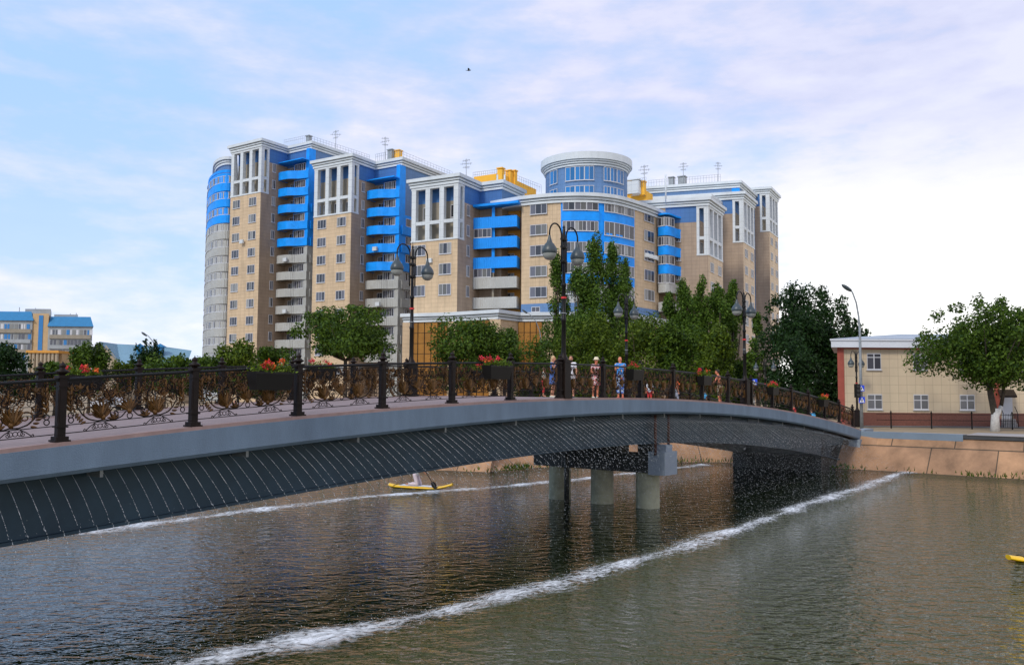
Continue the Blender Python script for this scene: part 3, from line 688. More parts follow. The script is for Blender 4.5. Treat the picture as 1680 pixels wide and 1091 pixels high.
# ================================================================== APARTMENT COMPLEX
apt = empty('apartment_building', (*plan(760, 135), lv(GH))); tag(apt, 'huge stepped tan apartment complex with bright blue balconies, white loggias and a round turret', 'building')
apt_i = Matrix.Translation(-apt.location)
def part(mb, name, mats, uv=True, par=None):
    o = mb.build(name, mats, None, uv); o.data.transform(apt_i if par is None else Matrix.Translation(-par.location)); o.parent = apt if par is None else par; return o
def vdir(px, s=1): return Vector(((px-840)/FPX, 1)).normalized()*s
def V2(p): return Vector((p[0], p[1]))
WINS = []                                    # (size on screen, builder)
def win(P, Q, h0, h1, n=3, g=0, out=.07, bar=None, fw=.07):
    P = V2(P); Q = V2(Q); d = (Q-P).normalized(); o = Vector((-d.y, d.x))
    if o.dot((P+Q)/2) > 0: o = -o
    F = Frame(P, d, o); w = (Q-P).length; b = MB(); z0, z1 = lv(h0), lv(h1)
    b.box(F, 0, w, 0, out, z0, z0+fw); b.box(F, 0, w, 0, out, z1-fw, z1)
    for i in range(n+1):
        x = w*i/n; x = min(max(x, fw*.5), w-fw*.5); ww = fw*.5 if i in (0, n) else fw*.38
        b.box(F, x-ww, x+ww, 0, out-.005, z0+fw, z1-fw)
    if bar:
        zb = z0+(z1-z0)*bar; b.box(F, fw, w-fw, 0, out-.01, zb-fw*.35, zb+fw*.35)
    for i in range(n):
        x0, x1 = w*i/n, w*(i+1)/n; gm = g
        if g == 1: gm = 1 if rnd.random() < .62 else 2
        b.face([F(x0, out*.3, z0+fw), F(x1, out*.3, z0+fw), F(x1, out*.3, z1-fw), F(x0, out*.3, z1-fw)], gm)
    b.box(F, -.05, w+.05, 0, out+.08, z0-.07, z0-.003)
    c = (P+Q)/2; vis = abs(o.dot(c.normalized()))
    WINS.append((w*(h1-h0)*vis/(c.y**2), b))
WM_ = None
def offset_poly(P, o):
    P = [V2(q) for q in P]; n = len(P); A = sum(P[i].x*P[(i+1) % n].y-P[(i+1) % n].x*P[i].y for i in range(n)); s = 1 if A > 0 else -1
    R = []
    for i in range(n):
        a = (P[i]-P[i-1]).normalized(); c = (P[(i+1) % n]-P[i]).normalized()
        na = Vector((a.y, -a.x))*s; nc = Vector((c.y, -c.x))*s; m_ = na+nc
        if m_.length < .2: R.append(P[i]+na*o); continue
        m_.normalize(); R.append(P[i]+m_*(o/max(.45, m_.dot(na))))
    return R
def cornice(poly, h1, hh=1.3, k=1.0, name='cornice'):
    b = MB(); h0 = h1-hh
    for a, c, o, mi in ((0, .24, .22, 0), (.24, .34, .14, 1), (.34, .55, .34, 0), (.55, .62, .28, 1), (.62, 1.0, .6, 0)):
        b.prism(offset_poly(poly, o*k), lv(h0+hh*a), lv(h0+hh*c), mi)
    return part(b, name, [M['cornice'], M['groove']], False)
def parapet(pts, hc, ht, m_, th=.14, name='balcony', slab_to=None):
    # a balcony: parapet wall following pts, floor slab back to the wall
    b = MB(); pts = [V2(q) for q in pts]; n = len(pts); rows = []
    for i, q in enumerate(pts):
        a = pts[max(i-1, 0)]; c = pts[min(i+1, n-1)]; t_ = (c-a).normalized(); o = Vector((-t_.y, t_.x))
        if o.dot(q) > 0: o = -o
        z0, z1 = lv(hc-ht/2), lv(hc+ht/2)
        rows.append([(q.x, q.y, z0), (q.x+o.x*th*.0, q.y+o.y*th*.0, z1), (q.x-o.x*th, q.y-o.y*th, z1), (q.x-o.x*th, q.y-o.y*th, z0)])
    b.grid(rows, 0, False, True); b.face(rows[0]); b.face(list(reversed(rows[-1])))
    if slab_to:
        pp = [(q.x, q.y, lv(hc-ht/2+.08)) for q in pts]+[(*q, lv(hc-ht/2+.08)) for q in slab_to]; b.face(pp, 1); b.face([(x, y, z+.12) for x, y, z in pp], 1)
    return part(b, name, [m_, M['beige']])
def catmull(P, n=4):
    P = [V2(q) for q in P]; R = []
    for i in range(len(P)-1):
        p0 = P[max(i-1, 0)]; p1 = P[i]; p2 = P[i+1]; p3 = P[min(i+2, len(P)-1)]
        for k in range(n):
            t_ = k/n; R.append(.5*((2*p1)+(p2-p0)*t_+(2*p0-5*p1+4*p2-p3)*t_*t_+(3*p1-p0-3*p2+p3)*t_**3))
    return R+[P[-1]]
# ---- a tower: F has x = along the column face away from the visible side, y = depth
TM = [M['tan'], M['brown'], M['white'], M['beige'], M['slated'], M['slate']]
def tower(F, W, D, ht, hw, frontwin, sidewin, wM, E, rowdef=None, redcore=False, glaz=False, swy=2.9, fw=2.0, fh=1.5, mainblock=True):
    hc = ht-1.3; g = lambda x, y: F(x, y, 0).xy
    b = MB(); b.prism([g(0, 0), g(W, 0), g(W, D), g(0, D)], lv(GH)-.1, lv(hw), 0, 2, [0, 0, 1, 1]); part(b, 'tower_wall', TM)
    b = MB()                                   # recessed core and upper side wall
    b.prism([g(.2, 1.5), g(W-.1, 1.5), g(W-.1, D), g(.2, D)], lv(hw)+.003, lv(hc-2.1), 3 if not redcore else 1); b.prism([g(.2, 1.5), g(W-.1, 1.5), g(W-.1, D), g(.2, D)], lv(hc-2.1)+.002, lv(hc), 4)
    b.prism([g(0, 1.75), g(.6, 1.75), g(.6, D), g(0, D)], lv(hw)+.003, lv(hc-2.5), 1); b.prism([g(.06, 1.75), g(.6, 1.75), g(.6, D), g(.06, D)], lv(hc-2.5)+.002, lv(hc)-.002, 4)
    part(b, 'upper_wall', TM)
    b = MB(); cw = .78; z0, z1, z2, z3 = lv(hw), lv(hw)+2.5, lv(hw)+3.0, lv(hc)
    for i in range(4):
        x = (W-cw)*i/3; b.box(F, x-.06, x+cw-.06, -.06, .62, z0+.25, z3-.35, 0)
    b.box(F, -.08, W+.02, -.09, .64, z0, z0+.25, 0); b.box(F, -.08, W+.02, -.09, .64, z3-.35, z3-.003, 0)
    for i in range(3):
        x = (W-cw)*i/3; x2 = (W-cw)*(i+1)/3; b.box(F, x+cw-.06, x2-.06, -.02, .58, z1, z2, 0)
    b.box(F, -.05, .25, 1.35, 1.75, z0+.25, z3-.35, 0); b.box(F, -.08, .3, .64, 1.78, z0, z0+.25, 0); b.box(F, -.08, .3, .64, 1.78, z3-.35, z3-.003, 0); b.box(F, -.03, .25, .62, 1.35, z1, z2, 0)
    part(b, 'loggia_frame', M['white'])
    for hh in frontwin:
        for x in (2.1, 6.6): win(g(x-fw/2, 0), g(x+fw/2, 0), hh-fh/2, hh+fh/2, 3, 1)
    for hh in sidewin: win(g(0, swy-.4), g(0, swy+.4), hh-.8, hh+.8, 2, 1)
    for i in range(3):                         # openings' glazing on the lower loggia floor
        x = (W-cw)*i/3+cw+.25
        if glaz: win(g(x, 1.5), g(x+1.5, 1.5), hw+.4, hw+2.3, 2, 1)
        elif i != 1: win(g(x+.2, 1.5), g(x+1.1, 1.5), hw+3.5, hw+5.4, 1, 1)
    if not mainblock: 
        cornice([g(-.0, -.0), g(W, 0), g(W, E), g(0, E)], ht); 
        b = MB(); b.prism([g(0, D), g(W, D), g(W, E), g(0, E)], lv(GH), lv(hc), 1, None, None); part(b, 'rear_wall', TM); return
    cornice([g(0, 0), g(W, 0), g(W, E), g(-wM, E), g(-wM, D), g(0, D)], ht)
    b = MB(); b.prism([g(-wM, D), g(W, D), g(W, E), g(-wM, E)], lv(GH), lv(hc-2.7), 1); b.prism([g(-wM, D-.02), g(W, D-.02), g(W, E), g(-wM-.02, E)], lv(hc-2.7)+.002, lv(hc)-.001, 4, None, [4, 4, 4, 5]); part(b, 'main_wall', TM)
    if not rowdef: return
    rows, nblue = rowdef; hb0 = rows[0]; hsplit = rows[nblue-1]-.75
    # bay with glazing, corner strip and banded side face
    for mname, za, zb in (('blue', hsplit, hc-2.7), ('grey', GH, hsplit)):
        b = MB(); b.box(F, -wM-.08, -2.5, D-.62, D+.3, lv(za)+.001, lv(zb), 0); b.box(F, -wM-.14, -wM+.6, D-.70, D+.9, lv(za)+.001, lv(zb) if mname == 'grey' else lv(hc)-.002, 0)
        part(b, 'bay_wall', M[mname])
    b = MB(); b.box(F, -wM-.1, .1, D-2.2, D, lv(hb0+2.45), lv(hb0+2.62), 0); part(b, 'canopy', M['blue'])
    hs = ht-9.5
    b = MB(); b.box(F, -wM-.06, -wM+.3, D+.9, E-.1, lv(hs), lv(hc-2.7)+.05, 0); part(b, 'slate_wall', M['slate'])
    b = MB(); b.box(F, -wM-.07, -wM+.3, D+.9, E-.1, lv(hsplit), lv(hs)-.002, 0); part(b, 'bay_wall', M['blue'])
    b = MB(); b.box(F, -wM-.07, -wM+.3, D+.9, E-.1, lv(GH), lv(hsplit)-.002, 0); part(b, 'bay_wall', M['grey'])
    for i, hb in enumerate(rows):
        bl = i < nblue; mm = M['blue'] if bl else M['grey']
        pts = [g(-.2, D), g(-.2, D-1.9), g(-.28, D-2.15), g(-.5, D-2.32), g(-.9, D-2.4), g(-2.6, D-2.3), g(-3.4, D-1.95), g(-4.2, D-1.35), g(-wM+.7, D-.95), g(-wM-.2, D-.85)]
        parapet(pts, hb, 1.45, mm, slab_to=[g(-wM, D-.5), g(-.3, D-.02)])
        win(g(-wM+.75, D-.63), g(-2.7, D-.63), hb+.8, hb+2.15, 5, 1); win(g(-2.1, D), g(-.9, D), hb-.4, hb+1.9, 2, 1)
        if hb+1 < hs:
            parapet([g(-wM-.35, D-.1), g(-wM-.35, E-.4)], hb, 1.45, mm)
            for q in range(3): win(g(-wM-.08, D+1.2+q*2.6), g(-wM-.08, D+3.4+q*2.6), hb+.8, hb+2.15, 4, 1)
def rows_(h, n, st=3.03): return [h-st*i for i in range(n)]
FA = Frame(plan(421, 149), vdir(-1193), vdir(1734)); FBt = Frame(plan(572, 138), vdir(-1330), vdir(1634)); FC = Frame(plan(749, 121), vdir(-1640), vdir(1559))
tower(FA, 8.4, 6.1, 44.0, 34.4, rows_(33.0, 11), rows_(39.4, 13), 6.3, 19, (rows_(38.0, 12), 5))
tower(FBt, 8.6, 6.0, 38.3, 28.6, rows_(27.3, 9), rows_(33.4, 11), 5.9, 18, (rows_(32.2, 10), 5), glaz=True)
tower(FC, 8.2, 6.4, 30.8, 21.4, rows_(20.15, 3, 2.97), rows_(26.0, 5, 2.97), 3.8, 13, fw=2.1, fh=1.6)
dR = vdir(1600); dL = Vector((-.95, .31)).normalized()
for (pk, zk, ht, hw, nf, gl, Dd) in ((1164, 131.5, 30.0, 20.9, 6, True, 6.6), (1222, 148.5, 34.9, 25.9, 8, True, 7.0), (1265.5, 168.5, 40.6, 31.6, 11, False, 7.5)):
    FR = Frame(plan(pk, zk), dR, dL)
    tower(FR, 8.6, Dd, ht, hw, rows_(hw-1.7, nf), rows_(hw+3.1, nf+2), 4, 16, mainblock=False, swy=4.6, redcore=(pk == 1164), glaz=(pk != 1265.5))
for nm, F, x0, x1, y0, y1, h0, h1 in (('E', Frame(plan(1166, 144), dL, dR), 0, 10, 0, 14, 24, 33.3), ('F', Frame(plan(1216, 158), dL, dR), 0, 17, 0, 14, 24, 39.2)):
    g = lambda x, y: F(x, y, 0).xy; P = [g(x0, y0), g(x1, y0), g(x1, y1), g(x0, y1)]
    b = MB(); b.prism(P, lv(GH), lv(h1-1.3), 5); part(b, 'main_wall', TM); cornice(P, h1)
    b = MB(); b.box(F, -.05, 1.3, -.05, .5, lv(h0), lv(h1-1.3)-.003); part(b, 'corner_strip', M['blue'])
# ---- far left rounded end
P0 = catmull([plan(375, 156.5), plan(364, 156), plan(350, 157), plan(340, 159.5), plan(333.5, 164), plan(333, 172)], 3); backp = [V2(plan(338, 185)), V2(plan(380, 185))]
full = P0+backp
b = MB(); b.prism([(q.x, q.y) for q in full], lv(GH), lv(31.9), 0); part(b, 'rounded_wall', [M['grey']]); b = MB(); b.prism([(q.x, q.y) for q in full], lv(31.9)+.002, lv(39.6), 0); part(b, 'rounded_wall', [M['blue']])
up = catmull([plan(375, 158), plan(363, 157.8), plan(352, 159.5), plan(346, 163), plan(345, 172)], 3)+[V2(plan(346, 185)), V2(plan(380, 185))]
b = MB(); b.prism([(q.x, q.y) for q in up], lv(39.6), lv(41.6), 0); part(b, 'upper_wall', [M['slate']]); cornice(up, 43.1, 1.5)
parapet(P0[:-1], 40.0, .5, M['blue'])
for i in range(14):
    hb = 37.0-3.0*i; PP = [V2(q)+(-V2(q).normalized()*.25) for q in P0]
    parapet(PP, hb, 1.5, M['blue'] if i < 3 else M['grey'])
    for k in range(0, len(P0)-3, 2): win(P0[k], P0[k+2], hb+.8, hb+2.1, 3, 1)
# ---- curved corner building
dl = [(798, 127), (855, 122.8), (890, 121.3), (920, 120.5), (950, 120.2), (980, 120.5), (1012, 122), (1042, 125.3), (1065, 128.6), (1082, 131.6)]
DP = [V2(plan(*q)) for q in dl]; seg = catmull(DP[1:], 4)
def oD(px): q = onD(px); return q-q.normalized()*.13
def dmat(q, hi):
    px = 840+FPX*q.x/q.y
    return 0 if px < 919 or px > 1042.5 else (1 if hi else 2)
bk = [V2(plan(1082, 150)), V2(plan(800, 150)), V2(plan(801, 129.5)), V2(plan(853, 127))]; poly = seg+bk
for h0, h1, mode in ((GH, 10.5, 3), (10.5, 12.2, 4), (12.2, 18.0, 'lo'), (18.0, 26.6, 'hi')):
    mis = []
    for i in range(len(poly)):
        q = (poly[i]+poly[(i+1) % len(poly)])/2
        mis.append(mode if isinstance(mode, int) else (dmat(q, mode == 'hi') if i < len(seg)-1 else 0))
    b = MB(); b.prism([tuple(q) for q in poly], lv(h0)+.002, lv(h1), 0, None, mis); part(b, 'curved_wall', [M['tan'], M['blue'], M['grey'], M['beige'], M['slate']])
cornice([DP[0]]+seg+[V2(plan(1090, 134)), V2(plan(1082, 150)), V2(plan(800, 150))], 27.9, 1.35, 1.1)
def onD(px):
    best = None
    for i in range(len(seg)-1):
        a, c = seg[i], seg[i+1]; pa = 840+FPX*a.x/a.y; pb_ = 840+FPX*c.x/c.y
        if pa <= px <= pb_:
            lo, hi = 0, 1
            for _ in range(30):
                m_ = (lo+hi)/2; q = a.lerp(c, m_)
                if 840+FPX*q.x/q.y < px: lo = m_
                else: hi = m_
            return a.lerp(c, lo)
    return seg[-1]
for k in range(5):
    h = 25.85-3*k; win(oD(869), oD(897), h-.75, h+.75, 3, 1); h = 26.2-3*k
    for a, c in ((923, 943), (943, 962.5), (962.5, 982)): win(oD(a), oD(c), h-.75, h+.7, 3 if k else 2, 1)
    for a, c in ((992, 1008.5), (1008.5, 1025), (1025, 1041)): win(oD(a), oD(c), h-(.8 if k != 1 else 1.2), h+.8, 3 if k != 1 else 2, 1)
    h = 26.3-3*k; win(oD(1058), oD(1074), h-.85, h+.8, 3, 1)
    if k < 4:
        for a, c in ((921, 984), (990.5, 1042)):
            pp = [onD(a+(c-a)*i/8) for i in range(9)]; pp = [q-q.normalized()*.12 for q in pp]; parapet(pp, 26.2-3*k-1.55, 1.35, M['blue'], .1, 'facade_band')
win(onD(872), onD(886), 11.0, 11.75, 2, 1)
b = MB()
for px in (1060, 1066.5, 1073, 1079):
    q = onD(px); b.box(Frame(q, (1, .35)), -.35, .35, -.55, -.08, lv(19.9), lv(20.5))
part(b, 'air_conditioners', M['white'])
# balconies at the left of the curved facade
LB = [plan(775, 124.9), plan(806, 123.9), plan(843, 122.7), plan(847, 122.6), plan(852.5, 124.6)]
RW = [V2(plan(789, 128.2)), V2(plan(806, 127.6)), V2(plan(853, 126))]
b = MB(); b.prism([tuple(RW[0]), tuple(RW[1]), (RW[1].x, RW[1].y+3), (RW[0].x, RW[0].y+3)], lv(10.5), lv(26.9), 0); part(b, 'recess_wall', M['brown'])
b = MB(); b.prism([tuple(RW[1]), tuple(RW[2]), (RW[2].x, RW[2].y+1), (RW[1].x, RW[1].y+3)], lv(10.5), lv(26.6), 0); part(b, 'orange_recess_wall', M['orange'])
b = MB(); b.prism([tuple(plan(774, 124.6)), tuple(plan(849, 121.4)), tuple(plan(853, 123)), tuple(RW[2]), tuple(RW[0])], lv(26.75), lv(27.1)); part(b, 'canopy', M['blue'])
for k, h in enumerate((24.35, 21.35, 18.4, 15.45, 12.5)):
    parapet(LB, h, 1.65, M['bluerib'] if k < 3 else M['grey'], slab_to=[tuple(RW[2]), tuple(RW[0])])
    win(RW[1].lerp(RW[2], .42), RW[1].lerp(RW[2], .80), h-.5, h+1.75, 3, 1); win(RW[0].lerp(RW[1], .1), RW[0].lerp(RW[1], .8), h-.5, h+1.6, 2, 1)
    if k in (1, 3): win(plan(776, 125), plan(805, 124.05), h+.85 if k else 0, h+2.15, 4, 1)
b = MB(); b.box(Frame(plan(808, 124.4)), -.22, .22, 0, .3, lv(17), lv(26.75)); part(b, 'balcony_post', M['blue']); b = MB(); b.box(Frame(plan(808, 124.4)), -.15, .15, 0, .3, lv(11.5), lv(17)); part(b, 'balcony_post', M['beige'])
# balconies at the right of the curved facade
RB = catmull([plan(1081, 130.6), plan(1093, 129.7), plan(1103, 130.3), plan(1112, 132), plan(1120, 132.9), plan(1127.5, 133.2)], 4)
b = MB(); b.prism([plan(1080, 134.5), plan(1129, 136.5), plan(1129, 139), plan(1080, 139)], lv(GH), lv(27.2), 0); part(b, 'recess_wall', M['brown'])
b = MB(); b.prism([tuple(q) for q in RB]+[plan(1128, 136.4), plan(1082, 134)], lv(26.9), lv(27.15)); part(b, 'canopy', M['blue'])
for k, h in enumerate((24.4, 21.4, 18.5, 15.6, 12.7)):
    parapet(RB, h, 1.45, M['blue'] if k < 3 else M['grey'], slab_to=[plan(1127, 136.4), plan(1082, 134)])
    for a, c in ((1, 4), (4, 7), (7, 10)): 
        if k < 4: win(RB[a-1], RB[c], h+.75, h+2.1, 2, 1)
# ---- round turret
TC = V2(plan(962, 130.5)); TR = 6.3
def circ(r, n=48): return [(TC.x+r*math.cos(2*math.pi*i/n), TC.y+r*math.sin(2*math.pi*i/n)) for i in range(n)]
b = MB(); b.prism(circ(TR), lv(26), lv(33.2)); part(b, 'turret_wall', [M['slate']])
b = MB()
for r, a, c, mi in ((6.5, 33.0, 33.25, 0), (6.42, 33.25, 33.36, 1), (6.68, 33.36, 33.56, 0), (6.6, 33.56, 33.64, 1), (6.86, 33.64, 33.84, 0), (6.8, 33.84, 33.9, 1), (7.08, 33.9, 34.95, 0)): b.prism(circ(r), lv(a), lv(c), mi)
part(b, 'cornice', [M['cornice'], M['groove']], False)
def onT(px, r=TR):
    d = V2(((px-840)/FPX, 1)).normalized(); bb_ = d.dot(TC); cc = TC.dot(TC)-r*r; s = bb_*bb_-cc
    return d*(bb_-math.sqrt(max(s, 0)))
for a, c, n in ((902, 914, 2), (927.5, 943.5, 2), (943.5, 959, 2), (959, 975, 2), (991, 1002, 2), (1002, 1013, 2), (1013, 1023.5, 2)):
    a_, c_ = onT(a), onT(c); a_ = a_-a_.normalized()*.08; c_ = c_-c_.normalized()*.08; win(a_, c_, 30.8, 32.9, n, 3); win(a_, c_, 28.2, 30.0, n, 3)
# ---- rooftop structures
def roofbox(px, z, w, d, h0, h1, m_, name='roof_hut', F=None):
    F = Frame(plan(px, z), dR, vdir(-1500)); b = MB(); b.box(F, 0, d, 0, w, lv(h0), lv(h1)); return part(b, name, m_)
for px, z, w, d, h0, h1 in ((819, 138, 5.2, 13, 25, 35.3), (1062, 141, 4.2, 3.2, 25, 33.2)): roofbox(px, z, w, d, h0, h1, M['yellow'])
roofbox(1178, 170, 17, 3, 38, 41.4, M['yellow'], 'roof_hut')
for px, z, y0, y1, w, m_ in ((820, 137.8, 276, 291, .9, 'yellow'), (834, 141, 280, 292, 1.0, 'yellow'), (842, 141.5, 280, 292, .8, 'yellow'), (637, 150, 246, 258, 1.0, 'galv'), (649, 150, 247, 259, 1.0, 'yellow'), (499, 158, 223, 236, .8, 'galv'), (1104, 168, 291, 300, 1.0, 'galv'), (1122, 168, 290, 300, 1.4, 'galv'), (1043, 141, 296, 305, 2.0, 'white'), (1034, 141, 298, 306, .8, 'yellow'), (1056, 141, 298, 306, .9, 'yellow')):
    h1 = (at(px, y0, z).z-CH); h0 = (at(px, y1, z).z-CH)-1.5; b = MB(); F = Frame(plan(px, z), dR, vdir(-1500)); b.box(F, -w/2, w/2, -w/2, w/2, lv(h0), lv(h1)-.3)
    b.box(F, -w/2-.12, w/2+.12, -w/2-.12, w/2+.12, lv(h1)-.2, lv(h1)); part(b, 'chimney', [M[m_], M['dark']])
for px, z, y0, y1 in ((551, 158, 214, 248), (632, 150, 225, 256), (765, 140, 261, 292), (1057, 141, 271, 303), (1121, 166, 267, 296), (1178, 172, 266, 294)):
    p1 = at(px, y0, z); p0 = at(px, y1, z); b = MB(); b.tube([p0-Vector((0, 0, 2)), p1], .06, 5)
    for zz_, l in ((.35, .7), (.9, 1.0), (1.5, .6)):
        a = rnd.uniform(-.5, .5); b.tube([p1+Vector((-l*math.cos(a), -l*math.sin(a), -zz_)), p1+Vector((l*math.cos(a), l*math.sin(a), -zz_+.15))], .035, 4)
        for q in (-.6, -.2, .3, .7): c = p1+Vector((l*q*math.cos(a), l*q*math.sin(a), -zz_+.07)); b.tube([c+Vector((0, 0, -.2)), c+Vector((0, 0, .2))], .025, 4)
    part(b, 'antenna', M['galv'], False)
for px, z, y1 in ((816, 124, 318), (828, 124, 318), (1092, 131, 318)):
    b = MB(); p1 = at(px, y1-31, z+2); b.tube([p1-Vector((0, 0, 4.5)), p1], .13, 8); part(b, 'vent_pipe', M['cornice'], False)
def roof_rail(pa, pb_, n, hh=.9):
    b = MB(); pa = Vector(pa); pb_ = Vector(pb_)
    for i in range(n+1): q = pa.lerp(pb_, i/n); b.tube([q-Vector((0, 0, .6)), q+Vector((0, 0, hh))], .022, 4)
    for z in (.45, hh): b.tube([pa+Vector((0, 0, z)), pb_+Vector((0, 0, z))], .022, 4)
    part(b, 'roof_railing', M['galv'], False)
for a, c, n in (((466, 238, 156), (499, 231, 153), 10), ((506, 230, 152), (606, 262, 166), 22), ((616, 262, 146), (656, 254, 142), 12), ((657, 256, 142), (742, 290, 158), 18), ((776, 292, 142), (818, 287, 138), 12), ((820, 286, 138), (888, 312, 151), 18), ((1036, 304, 141), (1060, 300, 140), 8), ((1064, 304, 165), (1182, 294, 160), 26)):
    roof_rail(at(*a), at(*c), n)
# ---- podium
PD = [plan(664, 121.8), plan(740, 119.2), plan(816, 114.5), plan(850, 118.6), plan(890, 118.0), plan(940, 117.4), plan(1000, 118), plan(1040, 121), plan(1068, 125.5), plan(1092, 130), plan(1092, 136), plan(664, 136)]
b = MB(); b.prism(PD, lv(GH)-.1, lv(9.35), 0, None, [1, 1, 0, 1, 0, 1, 0, 0, 0, 0, 0, 0]); part(b, 'podium_wall', [M['tan'], M['amber']]); cornice(PD, 10.6, 1.25, 1.2)
def mull(P, Q, n, m_):
    F = Frame(P, V2(Q)-V2(P)); w = (V2(Q)-V2(P)).length; o = -1 if F.ay.y > 0 else 1; b = MB()
    for i in range(n+1): b.box(F, w*i/n-.04, w*i/n+.04, min(0, o*.06), max(0, o*.06), lv(GH), lv(9.3))
    for i in range(m_+1): z = lv(GH)+i*(9.3-GH)/m_; b.box(F, 0, w, min(0, o*.05), max(0, o*.05), z-.03, z+.03)
    part(b, 'glazing_bars', M['ironbrown'], False)
mull(PD[0], PD[1], 7, 8); mull(PD[1], PD[2], 7, 8); mull(PD[3], PD[4], 4, 8); mull(PD[5], PD[6], 6, 8)
b = MB()
for px, z in ((743, 119.0), (669, 121.5), (812, 114.6)): b.box(Frame(plan(px, z)), -.75, .75, -.35, .8, lv(GH), lv(9.33))
part(b, 'podium_pillars', M['tan'])
for F_, items in ((FBt, ((-2.4, 3.6, 22.6), (-3.2, 3.6, 13.4))), (FA, ((-2.8, 3.7, 22.3), (-3.0, 3.7, 13.1), (4.3, -.3, 25.6), (0.0, 0, 0)))):
    for x, y, h in items:
        if h: b = MB(); b.box(F_, x-.45, x+.45, y-.35, y-.003, lv(h), lv(h)+.65); part(b, 'air_conditioner', M['white'])
b = MB(); b.box(FC, 4.3, 5.2, -.36, -.003, lv(18.2), lv(18.85)); part(b, 'air_conditioner', M['white'])
# ---- windows become parts, the largest hundred on screen one by one
WINS.sort(key=lambda q: -q[0]); WMAT = [M['frame'], M['glass'], M['curtain'], M['glassblue']]
for s_, b in WINS[:100]: part(b, 'window', WMAT, False)
big = MB()
for s_, b in WINS[100:]:
    o = len(big.v); big.v += b.v; big.f += [tuple(o+i for i in f) for f in b.f]; big.m += b.m; big.sm += b.sm
tag(part(big, 'window', WMAT, False), kind='stuff')
# ================================================================== OTHER BUILDINGS
def house(name, loc, label, cat='building'):
    r = empty(name, loc); tag(r, label, cat); return r
def hpart(mb, name, mats, r, uv=True):
    o = mb.build(name, mats, None, uv); o.data.transform(Matrix.Translation(-r.location)); o.parent = r; return o
M['cream'] = tilemat('cream_facade_tile', (.58, .47, .32), (.55, .44, .30), (.40, .32, .22), .62, .62, .016, var=.10, vs=.5)
M['redpil'] = mat('red_brown_pilaster', (.33, .075, .05), .8, var=.15, vscale=3)
M['plinth'] = mat('red_granite_plinth', (.16, .055, .035), .55, var=.35, vscale=12)
M['metalroof'] = mat('pale_metal_roof', (.33, .38, .42), .5, var=.1, vscale=.7, streak=.3)
M['fasciaw'] = mat('white_fascia', (.66, .68, .72), .6, var=.06)
# low beige building on the right bank
YB = 62.0; bx0 = plan(1376, YB); r = house('low_building', (bx0[0]+10, YB, lv(GH)), 'low two-storey beige tiled building with white eaves, red pilasters and dark red plinth')
FR = Frame(bx0, (1, -.012), (.40, 1)); wm = lambda px: (px-1376)/FPX*YB
zt = lambda y: at(1500, y, YB).z
b = MB(); b.box(FR, 0, 22, 0, 9, lv(GH)-.05, zt(568)); hpart(b, 'wall', M['cream'], r)
b = MB(); b.box(FR, -.05, wm(1627), -.06, .2, lv(GH)-.04, zt(677)); b.box(FR, wm(1658), 22.1, -.06, .2, lv(GH)-.04, zt(677)); hpart(b, 'plinth', M['plinth'], r)
b = MB(); b.box(FR, -.08, wm(1385), -.09, 9, lv(GH)-.03, zt(569)); hpart(b, 'pilaster', M['redpil'], r); b = MB(); b.box(FR, wm(1628), wm(1637), -.09, .2, lv(GH)-.03, zt(569)); hpart(b, 'pilaster', M['redpil'], r)
b = MB(); b.box(FR, -.02, 22, -.045, .2, zt(573.5), zt(570.5)); hpart(b, 'string_course', M['redpil'], r)
b = MB(); b.box(FR, -.5, 22.6, -.5, 9.6, zt(571), zt(558.5)); b.box(FR, -.58, 22.7, -.58, 9.7, zt(560), zt(557.5)); hpart(b, 'fascia', M['fasciaw'], r)
b = MB(); e = [FR(x, y, z) for x, y, z in ((-.45, -.45, zt(557)), (22.5, -.45, zt(557)), (22.5, 9.5, zt(557)), (-.45, 9.5, zt(557)), (4.8, 4.5, zt(542)), (17.5, 4.5, zt(542)))]
for f in ((0, 1, 5, 4), (1, 2, 5), (2, 3, 4, 5), (3, 0, 4)): b.face([e[i] for i in f])
hpart(b, 'roof', M['metalroof'], r, False)
b = MB(); b.box(FR, wm(1436), wm(1468), 7, 9, zt(557), zt(543)); hpart(b, 'roof_hatch', M['metalroof'], r)
def hwin(r, FR, x0, x1, z0, z1, cols=2, bar=.5, yy=0, par='window'):
    b = MB(); fw = .07; b.box(FR, x0, x1, yy-.05, yy+.05, z0, z0+fw); b.box(FR, x0, x1, yy-.05, yy+.05, z1-fw, z1)
    for i in range(cols+1):
        x = x0+(x1-x0)*i/cols; b.box(FR, max(x-.04, x0), min(x+.04, x1), yy-.045, yy+.05, z0+fw, z1-fw)
    if bar: zb = z0+(z1-z0)*bar; b.box(FR, x0+.04, x1-.04, yy-.04, yy+.05, zb-.03, zb+.03)
    b.box(FR, x0-.06, x1+.06, yy-.12, yy, z0-.06, z0-.002)
    f = hpart(b, par, M['frame'], r, False); g_ = MB()
    for i in range(cols): xa, xb = x0+(x1-x0)*i/cols, x0+(x1-x0)*(i+1)/cols; g_.face([FR(xa, yy-.02, z0), FR(xb, yy-.02, z0), FR(xb, yy-.02, z1), FR(xa, yy-.02, z1)])
    p_ = g_.build('pane', M['glass'], None); p_.data.transform(Matrix.Translation(-r.location)); p_.parent = f
for px in (1434, 1509, 1584): hwin(r, FR, wm(px-11.5), wm(px+11.5), zt(607), zt(580), 2, .75); hwin(r, FR, wm(px-12), wm(px+12), zt(672), zt(647), 2, .62)
hwin(r, FR, wm(1672), wm(1700), zt(608), zt(580), 2, .7)
b = MB(); b.box(FR, wm(1640), wm(1657), -.05, .05, lv(GH)+.55, zt(651)); b.box(FR, wm(1640), wm(1657), -.08, -.04, zt(657), zt(655)); hpart(b, 'door', M['frame'], r)
